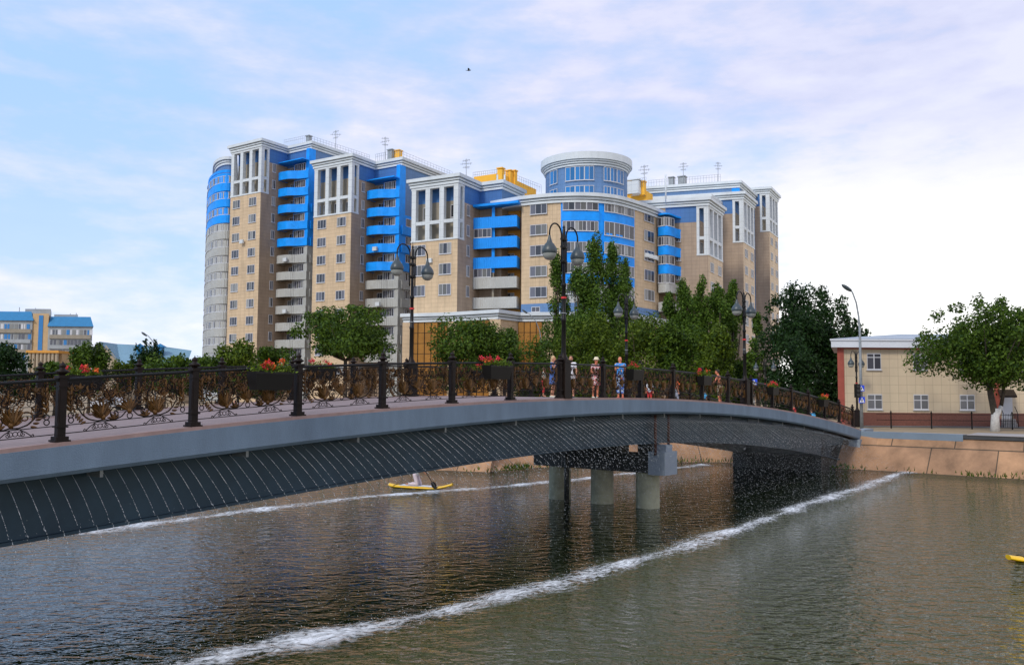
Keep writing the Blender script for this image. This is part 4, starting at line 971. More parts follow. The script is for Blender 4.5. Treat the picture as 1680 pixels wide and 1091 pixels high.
b = MB(); b.face([FR(wm(1633), -1.3, zt(648)), FR(wm(1660), -1.3, zt(648)), FR(wm(1660), -.02, zt(638)), FR(wm(1633), -.02, zt(638))]); b.box(FR, wm(1633), wm(1660), -1.33, -1.28, zt(651), zt(648)); hpart(b, 'awning', M['ironbrown'], r)
b = MB()
for i in range(4): b.box(FR, wm(1637), wm(1660), -1.4+.3*i, -.1, lv(GH)+.14*i, lv(GH)+.14*(i+1)-.002)
hpart(b, 'steps', M['pave2'], r)
b = MB(); b.tube([FR(wm(1637), -1.4, lv(GH)), FR(wm(1637), -1.4, lv(GH)+.95), FR(wm(1637), -.2, lv(GH)+1.45)], .025, 5); b.tube([FR(wm(1660), -1.4, lv(GH)), FR(wm(1660), -1.4, lv(GH)+.95), FR(wm(1660), -.2, lv(GH)+1.45)], .025, 5)
for i in range(9): b.tube([FR(wm(1637+i*2.8), -1.4, lv(GH)), FR(wm(1637+i*2.8), -1.4, lv(GH)+.95)], .02, 4)
hpart(b, 'step_railing', M['blackmetal'], r, False)
# distant apartment block on the left
YD = 250.0; FD = Frame(plan(-60, YD), (1, .02), (-.52, 1)); r = house('distant_apartments', (*plan(40, YD), lv(GH)), 'distant pale apartment block with bright blue mansard roofs at the left edge')
M['roofblue'] = mat('blue_metal_roof', (.015, .17, .36), .55, var=.1); M['facpale'] = mat('pale_facade', (.31, .33, .34), .8, var=.2, vscale=.3); M['factan'] = mat('tan_facade', (.50, .34, .18), .8, var=.1)
wd_ = lambda px: (px+60)/FPX*YD; zd = lambda y: at(40, y, YD).z
for x0, x1, yr0, yr1, nm in ((-60, 50, 526, 510, 'a'), (76, 148, 535, 518, 'b')):
    b = MB(); b.box(FD, wd_(x0), wd_(x1), 0, 14, lv(GH), zd(yr0)); hpart(b, 'wall', M['facpale'], r, False)
    b = MB(); xa, xb = wd_(x0)-.3, wd_(x1)+.3; i_ = wd_(5)-wd_(0); z0, z1 = zd(yr0), zd(yr1)
    lo = [FD(xa, -.6, z0), FD(xb, -.6, z0), FD(xb, 14.5, z0), FD(xa, 14.5, z0)]; hi = [FD(xa+i_, 2.5, z1), FD(xb-i_, 2.5, z1), FD(xb-i_, 12, z1), FD(xa+i_, 12, z1)]
    b.grid([lo, hi], 0, False, True); b.face(hi); b.face(list(reversed(lo))); hpart(b, 'mansard_roof', M['roofblue'], r, False)
    nf = 4
    for k in range(nf):
        zz0 = zd(yr0)-1.0-k*3.0; x = x0+4
        b = MB(); b.box(FD, wd_(x0)+.4, wd_(x1)-.4, -.5, 0, zz0-2.6, zz0-1.5); hpart(b, 'balcony_band', M['facpale'] if k % 2 else M['beige'], r, False)
        while x < x1-4:
            if x > -30:
                w = rnd.choice((2.5, 3.5, 5)); b = MB(); b.box(FD, wd_(x), wd_(x+w), -.08, .05, zz0-1.45, zz0); 
                o = hpart(b, 'window', M[rnd.choice(('glass', 'glass', 'curtain', 'frame', 'glassblue'))], r, False)
                x += w+rnd.choice((1.2, 2.0))
            else: x += 8
b = MB(); b.box(FD, wd_(50), wd_(76), .4, 14, lv(GH), zd(514)); hpart(b, 'stair_tower', M['factan'], r, False)
b = MB(); b.box(FD, wd_(60), wd_(67), .25, .6, lv(GH), zd(517)); hpart(b, 'stair_glazing', M['glassblue'], r, False)
b = MB(); b.box(FD, wd_(35), wd_(78), 8, 20, zd(530), zd(503)); b.box(FD, wd_(84), wd_(124), 8, 20, zd(530), zd(512)); b.box(FD, wd_(5), wd_(16), 8, 20, zd(530), zd(508)); hpart(b, 'rear_block', M['facpale'], r, False)
for px, y in ((52, 501), (111, 510), (121, 509), (25, 500)):
    b = MB(); p_ = FD(wd_(px), 9, zd(y)); b.tube([p_-Vector((0, 0, 3)), p_], .12, 4); hpart(b, 'antenna', M['galv'], r, False)
# peach pavilion with columns
YP = 150.0; FP_ = Frame(plan(46, YP), (1, .0)); wp = lambda px: (px-46)/FPX*YP; zp = lambda y: at(70, y, YP).z
r = house('colonnaded_pavilion', (*plan(70, YP), lv(GH)), 'low peach pavilion with a row of columns among the trees at the far left', 'pavilion')
b = MB(); b.box(FP_, 0, wp(96), 1.2, 8, lv(GH), zp(578)); hpart(b, 'wall', M['factan'], r, False)
b = MB(); b.box(FP_, -.3, wp(97), -.2, 8.2, zp(579), zp(575)); hpart(b, 'roof', M['orange'], r, False)
for i in range(8): b = MB(); c = FP_(wp(48+i*6.3), .3, 0); b.lathe((c.x, c.y, lv(GH)), [(.3, 0), (.26, .3), (.22, 3), (.3, zp(579)-lv(GH))], 8); hpart(b, 'column', M['cream'], r, False)
# pale house with big blue-grey roof
YH = 125.0; FH = Frame(plan(167, YH), (1, .1)); wh = lambda px: (px-167)/FPX*YH; zh = lambda y: at(200, y, YH).z
r = house('gabled_house', (*plan(200, YH), lv(GH)), 'pale gabled house under a long light-blue metal roof with two small turrets', 'house')
M['roofpale'] = mat('light_blue_metal_roof', (.17, .30, .38), .5, var=.08, vscale=.5)
b = MB(); A_, B_, Cc = FH(0, 0, lv(GH)), FH(wh(194), 0, lv(GH)), FH(wh(194), 0, zh(592)); Dd, E_ = FH(wh(166), 0, zh(563)), FH(0, 0, zh(563))
b.box(FH, 0, wh(194), 0, 9, lv(GH), zh(592)); b.face([FH(0, -.01, zh(592)), FH(wh(194), -.01, zh(592)), FH(.5, -.01, zh(566))]); b.box(FH, wh(194), wh(290), 3, 9, lv(GH), zh(594)); hpart(b, 'wall', M['cream'], r, False)
b = MB(); b.face([FH(-.2, -.5, zh(561)), FH(wh(199), -.5, zh(598)), FH(wh(296), 2.0, zh(598)), FH(wh(292), 6, zh(571)), FH(wh(240), 6, zh(564)), FH(0, 6, zh(561))]); b.face([FH(-.2, -.5, zh(561)), FH(0, 6, zh(561)), FH(-2.5, 6, zh(585)), FH(-2.5, -.5, zh(585))]); hpart(b, 'roof', M['roofpale'], r, False)
for px, w, y0, y1 in ((214, 9, 572, 562), (247, 12, 590, 562)):
    b = MB(); b.box(FH, wh(px-w/2+1), wh(px+w/2-1), 3, 4.2, zh(y0+8), zh(y1+5)); hpart(b, 'turret', M['roofblue'], r, False)
    b = MB(); c = FH(wh(px), 3.6, zh(y1+5)); b.lathe(c, [(.75*w/9, 0), (.5*w/9, .2), (.02, .55)], 8); hpart(b, 'turret_cap', M['roofblue'], r, False)
b = MB(); b.box(FH, wh(176), wh(180), -.06, .0, zh(590), zh(582)); hpart(b, 'window', M['glass'], r, False)
# small parked car beyond the bridge
YC = 92; cl = plan(184, YC); r = empty('parked_car', (*cl, lv(GH))); tag(r, 'small white car parked beyond the bridge, seen through the left end of the railing', 'car')
b = MB(); prof = [(-2.0, .35), (-2.05, .75), (-1.7, .92), (-1.0, .98), (-.55, 1.42), (.75, 1.45), (1.35, .98), (1.95, .88), (2.05, .6), (2.0, .35)]
b.grid([[(x, -.8, z) for x, z in prof], [(x, .8, z) for x, z in prof]], 0, False, True); b.face([(x, -.8, z) for x, z in prof]); b.face([(x, .8, z) for x, z in reversed(prof)]); b.build('body', M['frame'], r)
b = MB(); b.face([(-.95, -.81, 1.0), (1.2, -.81, 1.0), (.7, -.81, 1.38), (-.5, -.81, 1.36)]); b.build('side_window', M['glass'], r)
for x in (-1.25, 1.25):
    for y in (-.8, .8):
        b = MB(); b.tube([(x, y-.1, .32), (x, y+.1, .32)], .32, 14); b.build('wheel', M['blackmetal'], r)
# fence on the right bank
def fencepost(px, Y, h=1.35):
    q = plan(px, Y); return q
r = empty('bank_fence', (*plan(1540, 57), lv(GH))); tag(r, 'thin black rail fence with slender posts before the low beige building', 'fence')
q0 = plan(1436, 58.5); q1 = plan(1700, 57)
for i in range(9):
    px = 1460+66*(i-0) if i else 1460
    if i > 3: break
    q = plan(px, 58-.3*i); b = MB(); b.lathe((q[0], q[1], lv(GH)), [(.05, 0), (.045, .3), (.035, 1.0), (.06, 1.05), (.05, 1.12), (.01, 1.2)], 8); o = hpart(b, 'post', M['blackmetal'], r, False)
for z in (.55, .95):
    b = MB(); b.tube([(q0[0], q0[1], lv(GH)+z), (q1[0], q1[1], lv(GH)+z)], .016, 5); hpart(b, 'rail', M['blackmetal'], r, False)
# small white kiosk wall behind the trees, with a round sign
r = empty('round_sign', (*plan(933, 112), lv(GH))); tag(r, 'round red-rimmed sign on a thin post behind the poplar, right of the tall bridge lamp', 'sign')
zc = at(933, 550, 112).z; b = MB(); b.tube([(0, 0, 0), (0, 0, zc-lv(GH))], .05, 6); b.build('pole', M['galv'], r)
for rr, y, mm, nm in ((.72, -.10, 'red', 'sign_plate'), (.5, -.13, 'signwhite', 'sign_face'), (.22, -.15, 'dark', 'sign_symbol')):
    b = MB(); b.tube([(0, y, zc-lv(GH)), (0, y+.03, zc-lv(GH))], rr, 20, sm=False); b.build(nm, M[mm], r)
# ------------------------------------------------------------------ street furniture on the right
def cobra(px, Y, ybase, ytop, label, lean=-12, sc=1.0):
    base = plan(px, Y); H = at(px, ytop, Y).z-lv(GH); r = empty('street_light', (*base, lv(GH))); tag(r, label, 'street light')
    b = MB(); dx = lean/FPX*Y
    b.tube([(0, 0, 0), (0, 0, H*.45), (0, 0, H*.70), (dx*.1, 0, H*.80), (dx*.35, 0, H*.90), (dx*.75, 0, H*.97), (dx, 0, H)], [.12*sc, .10*sc, .08*sc, .06*sc, .055*sc, .05*sc, .05*sc], 8); b.build('pole', M['galv'], r)
    b = MB(); d = -1 if dx < 0 else 1; R = Matrix.Rotation(-d*math.radians(35), 3, 'Y'); b.ell((dx+d*.25*sc, 0, H+.05), (.42*sc, .17*sc, .13*sc), 10, 7, 0, R); b.build('lamp_head', M['lampmetal'], r)
    return r
cobra(1412, 57, 690, 474, 'tall galvanised street light with curved arm, carrying the stacked blue signs on the right bank', -14, 1.0)
cobra(888, 110, 600, 512, 'thin street light leaning over the amber-glazed podium', -24)
cobra(257, 100, 600, 549, 'thin street light leaning left above the light-blue roof', -18)
def cross_sign(px, py, Y, s, label, flip=False):
    c = at(px, py, Y); r = empty('crossing_sign', c); tag(r, label, 'traffic sign', 'blue pedestrian crossing signs'); q = s/FPX*Y
    b = MB(); b.box(W0, -q/2, q/2, -.02, .02, -q/2, q/2); b.build('plate', M['signblue'], r)
    b = MB(); b.face([(-q*.40, -.026, -q*.38), (q*.40, -.026, -q*.38), (0, -.026, q*.40)]); b.build('triangle', M['signwhite'], r)
    b = MB(); k = q*.5; f = -1 if flip else 1
    b.ell((0, -.03, k*.33), (k*.09, .004, k*.09), 8, 5)
    for a, c_ in (((0, .25), (0, -.1)), ((0, -.1), (-.24*f, -.62)), ((0, -.1), (.26*f, -.60)), ((0, .18), (-.22*f, -.08)), ((0, .18), (.22*f, -.02))):
        b.tube([(a[0]*k, -.03, a[1]*k), (c_[0]*k, -.03, c_[1]*k)], k*.065, 5, sm=False)
    b.build('walking_figure', M['dark'], r); return r
cross_sign(1413, 637, 56.6, 10, 'upper of two stacked blue pedestrian crossing signs on the street light pole')
cross_sign(1414, 656, 56.6, 10, 'lower of two stacked blue pedestrian crossing signs on the street light pole', True)
s_ = cross_sign(1237, 627, 63, 10.5, 'single blue pedestrian crossing sign seen just right of the third bridge lamp')
b = MB(); b.tube([(0, .04, .2), (0, .04, -(s_.location.z-lv(GH)))], .035, 6); b.build('pole', M['galv'], s_)
r = empty('traffic_light', at(1406.5, 641, 56.5)); tag(r, 'dark traffic light box beside the stacked blue signs', 'traffic light'); b = MB(); b.box(W0, -.16, .16, -.12, .12, -.45, .45); b.build('housing', M['blackmetal'], r)
for k in range(3): b = MB(); b.tube([(0, -.2, .28-.28*k), (0, -.11, .28-.28*k)], .10, 10); b.build('lens', M['dark'], r)
# ================================================================== TREES
def crown_mesh(w, h, kind, n, leaf, seed):
    r = random.Random(seed); b = MB(); cl = []
    if kind == 'poplar':
        ns = 3
        for k in range(30):
            f = r.random()**.9; rad = w*.5*(.35+.75*math.sin(math.pi*min(1, .12+f*.80)))*(1-.75*f**2.2)
            a = r.uniform(0, 6.28); q = rad*r.uniform(.1, .75); cl.append((Vector((q*math.cos(a), q*math.sin(a), h*(-.5+f))), (w*.16*(1.15-f*.6), w*.16*(1.15-f*.6), h*.085)))
        cl.append((Vector((0, 0, h*.44)), (w*.08, w*.08, h*.07)))
    elif kind == 'bush':
        for k in range(30):
            a = r.uniform(0, 6.28); f = r.uniform(-.5, .38); q = w*.5*math.sqrt(max(.05, 1-(f*1.7 if f > 0 else f*.5)**2))*r.uniform(.2, .85)
            s = r.uniform(.13, .22); cl.append((Vector((q*math.cos(a), q*math.sin(a), h*f)), (w*s, w*s, h*s*1.05)))
    else:
        for k in range(40):
            v = Vector((r.gauss(0, 1), r.gauss(0, 1), r.gauss(0, 1))).normalized()*r.uniform(.35, .92)
            if v.z < -.55: v.z *= .6
            s = r.uniform(.08, .18); cl.append((Vector((v.x*w*.42, v.y*w*.42, v.z*h*.42)), (w*s*1.12, w*s*1.12, h*s*1.0)))
        for k in range(22):                        # thin sprigs on the outline
            v = Vector((r.gauss(0, 1), r.gauss(0, 1), abs(r.gauss(.3, .8)))).normalized(); q = r.uniform(.40, .47); cl.append((Vector((v.x*w*q, v.y*w*q, v.z*h*q)), (w*r.uniform(.04, .07), w*.05, h*r.uniform(.05, .09))))
    wt = [c[1][0]*c[1][2] for c in cl]
    for c, s in r.choices(cl, wt, k=n):
        v = Vector((r.gauss(0, 1), r.gauss(0, 1), r.gauss(0, 1))).normalized()*(r.random()**.42)*r.choice((1, 1, 1, 1.18))
        p = c+Vector((v.x*s[0], v.y*s[1], v.z*s[2])); sz = leaf*r.uniform(.6, 1.3)
        a = Vector((v.x*.8+r.gauss(0, .6), v.y*.8+r.gauss(0, .6), v.z*.6+.25+r.gauss(0, .6))).normalized(); u = a.orthogonal().normalized(); q = a.cross(u); th = r.uniform(0, 6.28)
        u2 = u*math.cos(th)+q*math.sin(th); v2 = a.cross(u2)
        b.face([p-u2*sz, p+v2*sz*.5, p+u2*sz, p-v2*sz*.5])
    return b, cl
def tree(name, px, Y, ytop, ybot, wpx, kind, leaf, label, seed, n=9000, tpx=None, group=None, ls=.17, white=False, bz=None):
    pt = at(px, ytop, Y).z; pb_ = at(px, ybot, Y).z; w = wpx/FPX*Y; g = lv(GH) if bz is None else bz
    base = plan(tpx or px, Y); r = empty(name, (*base, g)); tag(r, label, 'tree' if name != 'shrub' else 'shrub', group)
    off = Vector(((px-(tpx or px))/FPX*Y, 0, (pt+pb_)/2-g)); h = pt-pb_
    b, cl = crown_mesh(w, h, kind, n, ls, seed)
    c = b.build('crown', M[leaf], r); c.location = off
    t = MB(); R_ = max(.10, min(.34, h*.03)); fk = off.z-h*(.30 if kind == 'round' else .45); fk = max(fk, .6)
    t.tube([(0, 0, -.1), (.05, 0, fk*.3), (off.x*.25, .05, fk*.75), (off.x*.4, 0, fk)], [R_*1.35, R_*1.0, R_*.9, R_*.8], 9)
    for c_, s in random.Random(seed+5).sample(cl, min(len(cl), 14)):
        e = off+c_; s0 = Vector((off.x*.4, 0, fk)); m1 = s0.lerp(e, .5)+Vector((0, 0, -.08*h)); t.tube([s0-Vector((0, 0, .2)), m1, e], [R_*.5, R_*.3, R_*.08], 5)
    t.build('trunk', M['bark'], r)
    if white:
        t = MB(); t.tube([(0, 0, -.12), (.05, 0, fk*.3), (.08, 0, 1.45)], [R_*1.42, R_*1.12, R_*1.04], 10); t.tube([(.02, -.05, .6), (.42, -.05, 1.6)], [R_*.6, R_*.62], 8); t.build('whitewashed_base', M['barkwhite'], r)
        t = MB(); t.tube([(.42, -.05, 1.58), (.62, -.05, 2.6), (.5, 0, 4.2)], [R_*.58, R_*.5, R_*.3], 8); t.build('second_stem', M['bark'], r)
    return r
GB = 'round-crowned trees in front of the apartments'; GP = 'slender poplars by the apartments'
T = tree
T('elm_tree', 567, 78, 494, 612, 196, 'round', 'leaf1', 'wide round-crowned elm in front of the tan towers, left of the far bridge lamp', 11, 13500, group=GB)
T('elm_tree', 770, 84, 523, 622, 158, 'bush', 'leaf1', 'bushy dark green tree before the amber-glazed podium, right of the far bridge lamp', 12, 13000, group=GB)
T('elm_tree', 828, 88, 530, 618, 62, 'bush', 'leaf1', 'narrow bushy tree right beside the larger one before the podium', 13, 5000, group=GB)
T('shrub', 322, 74, 574, 640, 92, 'bush', 'leaf1', 'low shrub at the foot of the rounded grey corner of the apartments', 14, 5500, group='low shrubs behind the far railing')
T('shrub', 392, 76, 563, 640, 92, 'bush', 'leaf3', 'low yellow-green shrub below the leftmost tan tower', 15, 6000, group='low shrubs behind the far railing')
T('shrub', 452, 80, 566, 640, 84, 'bush', 'leaf1', 'low shrub left of the wide elm', 16, 5500, group='low shrubs behind the far railing')
T('shrub', 14, 70, 568, 645, 84, 'bush', 'leaf4', 'dark shrub at the left edge below the blue-roofed block', 17, 6000, group='low shrubs behind the far railing')
T('elm_tree', 148, 80, 561, 640, 62, 'bush', 'leaf1', 'small dense tree between the colonnaded pavilion and the gabled house', 18, 5500, group='small trees at the left')
T('shrub', 92, 72, 594, 640, 90, 'bush', 'leaf1', 'low shrub in front of the colonnaded pavilion', 19, 4500, group='low shrubs behind the far railing')
T('elm_tree', 243, 84, 556, 640, 56, 'round', 'leaf4', 'thin sparse tree before the light-blue roof', 20, 2600, group='small trees at the left')
T('shrub', 272, 82, 582, 640, 84, 'bush', 'leaf1', 'low shrub below the end of the light-blue roof', 21, 5000, group='low shrubs behind the far railing')
T('shrub', 205, 84, 590, 640, 44, 'bush', 'leaf3', 'small shrub below the gable of the pale house', 22, 2500, group='low shrubs behind the far railing')
for i, (px, Y, yt, w, lab) in enumerate(((912, 102, 424, 38, 'poplar standing directly behind the tall near bridge lamp, leftmost of the poplars'), (977, 100, 394, 50, 'tallest poplar, its tip against the blue curved facade'), (1007, 103, 410, 44, 'second tallest poplar, just right of the tallest one'), (948, 99, 442, 52, 'poplar between the near bridge lamp and the tallest poplar'), (1027, 105, 436, 38, 'poplar at the right edge of the curved blue facade'), (1098, 100, 480, 36, 'short poplar left of the two-tipped pair below the wavy blue balconies'), (1122, 98, 457, 38, 'poplar below the wavy blue balconies'), (1151, 96, 464, 36, 'poplar in front of the nearer right-hand tower'), (1177, 95, 464, 42, 'full poplar left of the third bridge lamp'), (1203, 97, 468, 38, 'poplar partly behind the third bridge lamp'), (1243, 92, 520, 26, 'thin short poplar against the farthest tower, right of the third bridge lamp'))):
    T('poplar_tree', px, Y, yt, 640, w*2.15, 'poplar', 'leaf2', lab, 40+i, 12500 if w > 30 else 4500, group=GP, ls=.155)
for i, (px, Y, yt, w, lf, lab) in enumerate(((985, 101, 448, 120, 'leaf2', 'broad leafy tree filling the space below the tallest poplar'), (1165, 99, 492, 110, 'leaf2', 'broad leafy tree among the short poplars right of the curved facade'), (880, 92, 556, 66, 'leaf1', 'small tree between the podium and the near bridge lamp'), (962, 90, 520, 110, 'leaf3', 'spreading willow behind the people left of the fourth lamp'), (1048, 88, 522, 118, 'leaf3', 'spreading willow behind the man in tie-dye'), (1108, 86, 528, 84, 'leaf1', 'darker bushy tree right of the willows'), (1168, 83, 540, 96, 'leaf3', 'yellow-green bushy tree behind the shirtless man'), (1222, 86, 590, 44, 'leaf1', 'low tree behind the third bridge lamp'))):
    T('bushy_tree', px, Y, yt, 660, w, 'bush', lf, lab, 60+i, 9500 if w > 70 else 4500, group='bushy trees behind the crest of the bridge')
T('dark_tree', 1325, 82, 460, 640, 160, 'round', 'leaf4', 'tall dark tree left of the low beige building, its crown against the sky', 71, 19000, group='dark trees beside the low building')
T('dark_tree', 1300, 76, 545, 690, 108, 'bush', 'leaf4', 'dense dark tree low behind the descending end of the railing', 72, 10000, group='dark trees beside the low building')
T('dark_tree', 1362, 80, 560, 690, 84, 'bush', 'leaf4', 'dense dark tree touching the red pilaster end of the low building', 73, 8000, group='dark trees beside the low building')
T('dark_tree', 1400, 92, 520, 620, 66, 'round', 'leaf4', 'small dark tree behind the roof of the low building', 74, 5000, group='dark trees beside the low building')
T('elm_tree', 1612, 54.5, 482, 662, 226, 'round', 'leaf1', 'large round-crowned elm with whitewashed trunk base before the low beige building', 82, 27000, tpx=1629, ls=.115, white=True)
# ================================================================== PEOPLE
def vox(o, v):
    m = o.modifiers.new('remesh', 'REMESH'); m.mode = 'VOXEL'; m.voxel_size = v; m.use_smooth_shade = True
    s = o.modifiers.new('smooth', 'SMOOTH'); s.iterations = 2; s.factor = .4
M['skin'] = mat('skin', (.52, .24, .14), .6); M['skinred'] = mat('sunburnt_skin', (.60, .20, .10), .6)
def cloth(name, c1, c2=None, sc=14, thr=.5):
    if c2 is None: return mat(name, c1, .85, var=.1, vscale=8)
    m = bpy.data.materials.new(name); m.use_nodes = True; t = m.node_tree; p = t.nodes['Principled BSDF']; p.inputs['Roughness'].default_value = .85
    tcn = t.nodes.new('ShaderNodeTexCoord'); nz = t.nodes.new('ShaderNodeTexNoise'); nz.inputs['Scale'].default_value = sc; nz.inputs['Detail'].default_value = 2; t.links.new(tcn.outputs['Object'], nz.inputs[0])
    rp = t.nodes.new('ShaderNodeValToRGB'); rp.color_ramp.elements[0].position = thr-.06; rp.color_ramp.elements[1].position = thr+.06; rp.color_ramp.elements[0].color = (*c1, 1); rp.color_ramp.elements[1].color = (*c2, 1)
    t.links.new(nz.outputs[0], rp.inputs[0]); t.links.new(rp.outputs[0], p.inputs['Base Color']); return m
def person(loc, face, H, label, arms=None, legs=None, top=None, sleeves=.5, bottom=None, btype='trousers', hair=None, hairlen=.1, hat=None, skin='skin', lean=0.0, shoes=None, vx=.016, group=None, fem=False):
    r = empty('person', loc, face); tag(r, label, 'person', group); k = H/1.7
    S = lambda p: Vector(p)*k
    sw = .165 if fem else .19
    J = dict(pel=(0, 0, .92), ch=(0, .02, 1.26), nk=(0, .01, 1.44), hd=(0, .035, 1.58), sL=(-sw, 0, 1.40), sR=(sw, 0, 1.40), eL=(-sw-.06, -.02, 1.12), eR=(sw+.06, -.02, 1.12), wL=(-sw-.07, .05, .87), wR=(sw+.07, .05, .87),
             hL=(-.09, 0, .90), hR=(.09, 0, .90), kL=(-.10, .03, .49), kR=(.10, .03, .49), aL=(-.10, -.02, .09), aR=(.10, -.02, .09), tL=(-.115, .14, .03), tR=(.115, .14, .03))
    J.update(arms or {}); J.update(legs or {})
    if lean:
        for q in ('ch', 'nk', 'hd', 'sL', 'sR'):
            x, y, z = J[q]; J[q] = (x, y+(z-.9)*math.sin(lean), .9+(z-.9)*math.cos(lean))
    J = {a: S(v) for a, v in J.items()}
    b = MB(); c = lambda a, e, ra, rb, n=10: b.cap(J[a] if isinstance(a, str) else a, J[e] if isinstance(e, str) else e, ra*k, rb*k, n)
    b.ell((J['pel']+J['hL']+J['hR'])/3+S((0, -.01, .02)), (.165*k, .115*k, .13*k), 12, 9)
    b.ell(J['pel'].lerp(J['ch'], .5), ((.125 if fem else .15)*k, .10*k, .20*k), 12, 9); b.ell(J['ch'], ((.145 if fem else .17)*k, .115*k, .17*k), 12, 9)
    if fem:
        for s in (-1, 1): b.ell(J['ch']+S((s*.07, .095, .02)), (.06*k, .055*k, .06*k), 8, 7)
    c('sL', 'sR', .062, .062); c('ch', 'nk', .07, .052); c('nk', 'hd', .052, .055)
    hd = J['hd']+S((0, 0, .035)); b.ell(hd, (.075*k, .092*k, .112*k), 14, 10); b.ell(hd+S((0, .045, -.06)), (.05*k, .045*k, .05*k), 10, 7)
    b.ell(hd+S((0, .10, -.015)), (.013*k, .02*k, .024*k), 8, 5)
    for s in (-1, 1): b.ell(hd+S((s*.077, -.005, -.01)), (.012*k, .022*k, .032*k), 8, 5)
    for q in 'LR':
        c('s'+q, 'e'+q, .05, .038); c('e'+q, 'w'+q, .038, .025); c('h'+q, 'k'+q, .083, .052); c('k'+q, 'a'+q, .052, .036); c('a'+q, 't'+q, .037, .027)
        w = J['w'+q]; d = (w-J['e'+q]).normalized(); side = Vector((1, 0, 0)) if abs(d.x) < .8 else Vector((0, 1, 0)); pl = d.cross(side).normalized(); wd_v = pl.cross(d).normalized() if False else pl
        pa = w+d*.075*k; c(w, pa, .026, .034, 8)
        for i, ln in enumerate((.062, .072, .068, .054)):
            o_ = pl*(i-1.5)*.019*k; m1 = pa+o_+d*ln*.5*k; m2 = m1+(d*.8+side*(-.3 if q == 'R' else .3)).normalized()*ln*.55*k; c(pa+o_*.8, m1, .0095, .009, 6); c(m1, m2, .009, .0075, 6)
        th = w+d*.03*k+pl*.03*k; c(th, th+(d*.6+pl*.6).normalized()*.055*k, .011, .009, 6)
    o = b.build('body', M[skin], r); vox(o, vx*.75)
    f = MB()
    for s in (-1, 1): f.ell(hd+S((s*.03, .086, .012)), (.012*k, .008*k, .008*k), 8, 5)
    f.build('eyes', M['dark'], r)
    f = MB(); f.ell(hd+S((0, .088, -.055)), (.024*k, .008*k, .007*k), 8, 5); f.build('mouth', M['skinred'], r)
    if top:
        b = MB(); b.ell(J['pel'].lerp(J['ch'], .12), (.165*k, .125*k, .14*k), 12, 9); b.ell(J['pel'].lerp(J['ch'], .5), ((.14 if fem else .165)*k, .118*k, .21*k), 12, 9); b.ell(J['ch'], ((.16 if fem else .185)*k, .13*k, .165*k), 12, 9); c('sL', 'sR', .070, .070)
        if fem:
            for s in (-1, 1): b.ell(J['ch']+S((s*.07, .105, .02)), (.065*k, .06*k, .065*k), 8, 7)
        for q in 'LR':
            if sleeves > 0: e = J['s'+q].lerp(J['e'+q], min(1, sleeves)); c('s'+q, e, .064, .056)
            if sleeves > 1: c('e'+q, J['e'+q].lerp(J['w'+q], sleeves-1), .05, .042)
        o = b.build('top' if btype != 'dress' else 'bodice', top, r); vox(o, vx)
    if bottom:
        b = MB(); ln = {'trousers': 1.9, 'shorts': .85, 'capri': 1.55, 'dress': 0, 'skirt': 0}[btype]
        b.ell((J['hL']+J['hR'])/2+S((0, -.01, .05)), (.178*k, .132*k, .12*k), 12, 9)
        if ln:
            for q in 'LR':
                c('h'+q, J['h'+q].lerp(J['k'+q], min(1, ln)), .098, .076)
                if ln > 1: c('k'+q, J['k'+q].lerp(J['a'+q], ln-1), .072, .062)
        else:
            p0 = J['pel']+S((0, 0, .12)); p1 = (J['kL']+J['kR'])/2+S((0, 0, .06)); rows = []
            b.tube([p0, p0.lerp(p1, .25), p0.lerp(p1, .6), p1], [.14*k, .185*k, .20*k, .225*k], 20, flat=.8)
        o = b.build({'dress': 'dress_skirt', 'skirt': 'skirt'}.get(btype, btype), bottom, r); vox(o, vx)
    if hair:
        b = MB(); b.ell(hd+S((0, -.018, .022)), (.085*k, .092*k, .108*k), 14, 10)
        if hairlen > .1: b.cap(hd+S((0, -.065, 0)), hd+S((0, -.085, -hairlen)), .06*k, .045*k)
        # keep the face free: hair only where it lies behind the ears or above the brow
        keep = [i for i, q in enumerate(b.f) if not any((Vector(b.v[j])-hd).y > .035*k and (Vector(b.v[j])-hd).z < .055*k for j in q)]
        b.f = [b.f[i] for i in keep]; b.m = [b.m[i] for i in keep]; b.sm = [b.sm[i] for i in keep]; b.build('hair', hair, r)
    if hat:
        b = MB(); b.lathe(hd+S((0, 0, .045)), [(.155*k, -.015*k), (.16*k, -.008*k), (.10*k, .012*k), (.095*k, .06*k), (.085*k, .095*k), (.05*k, .112*k), (.01*k, .116*k)], 18); b.build('hat', hat, r)
    if shoes:
        for q in 'LR': b = MB(); b.cap(J['a'+q]+S((0, -.02, -.045)), J['t'+q], .048*k, .038*k); b.build('shoe', shoes, r)
    return r
def bridge_loc(px, w): t = t_at(px, w); return FB(t, w, deckz(t)+.004)
C_ = {n: cloth(n, *a) for n, a in dict(denim=((.06, .13, .36),), whitet=((.75, .75, .78),), creamhat=((.72, .62, .42),), redwhite=((.60, .10, .10), (.72, .62, .60), 16), tiedye=((.05, .30, .75), (.75, .38, .12), 9, .56), bluepat=((.04, .12, .50), (.45, .55, .62), 16), green=((.03, .55, .14),), red=((.55, .03, .03),), orange=((.72, .13, .03),), greyp=((.28, .30, .36),), khaki=((.42, .34, .22),), sky=((.08, .42, .75),), dark=((.03, .03, .04),), paleshirt=((.62, .64, .52),), whitepants=((.62, .52, .55),), hairb=((.55, .38, .20),), hairbr=((.10, .05, .03),), haird=((.02, .015, .012),), hairg=((.45, .38, .33),)).items()}
pi = math.pi
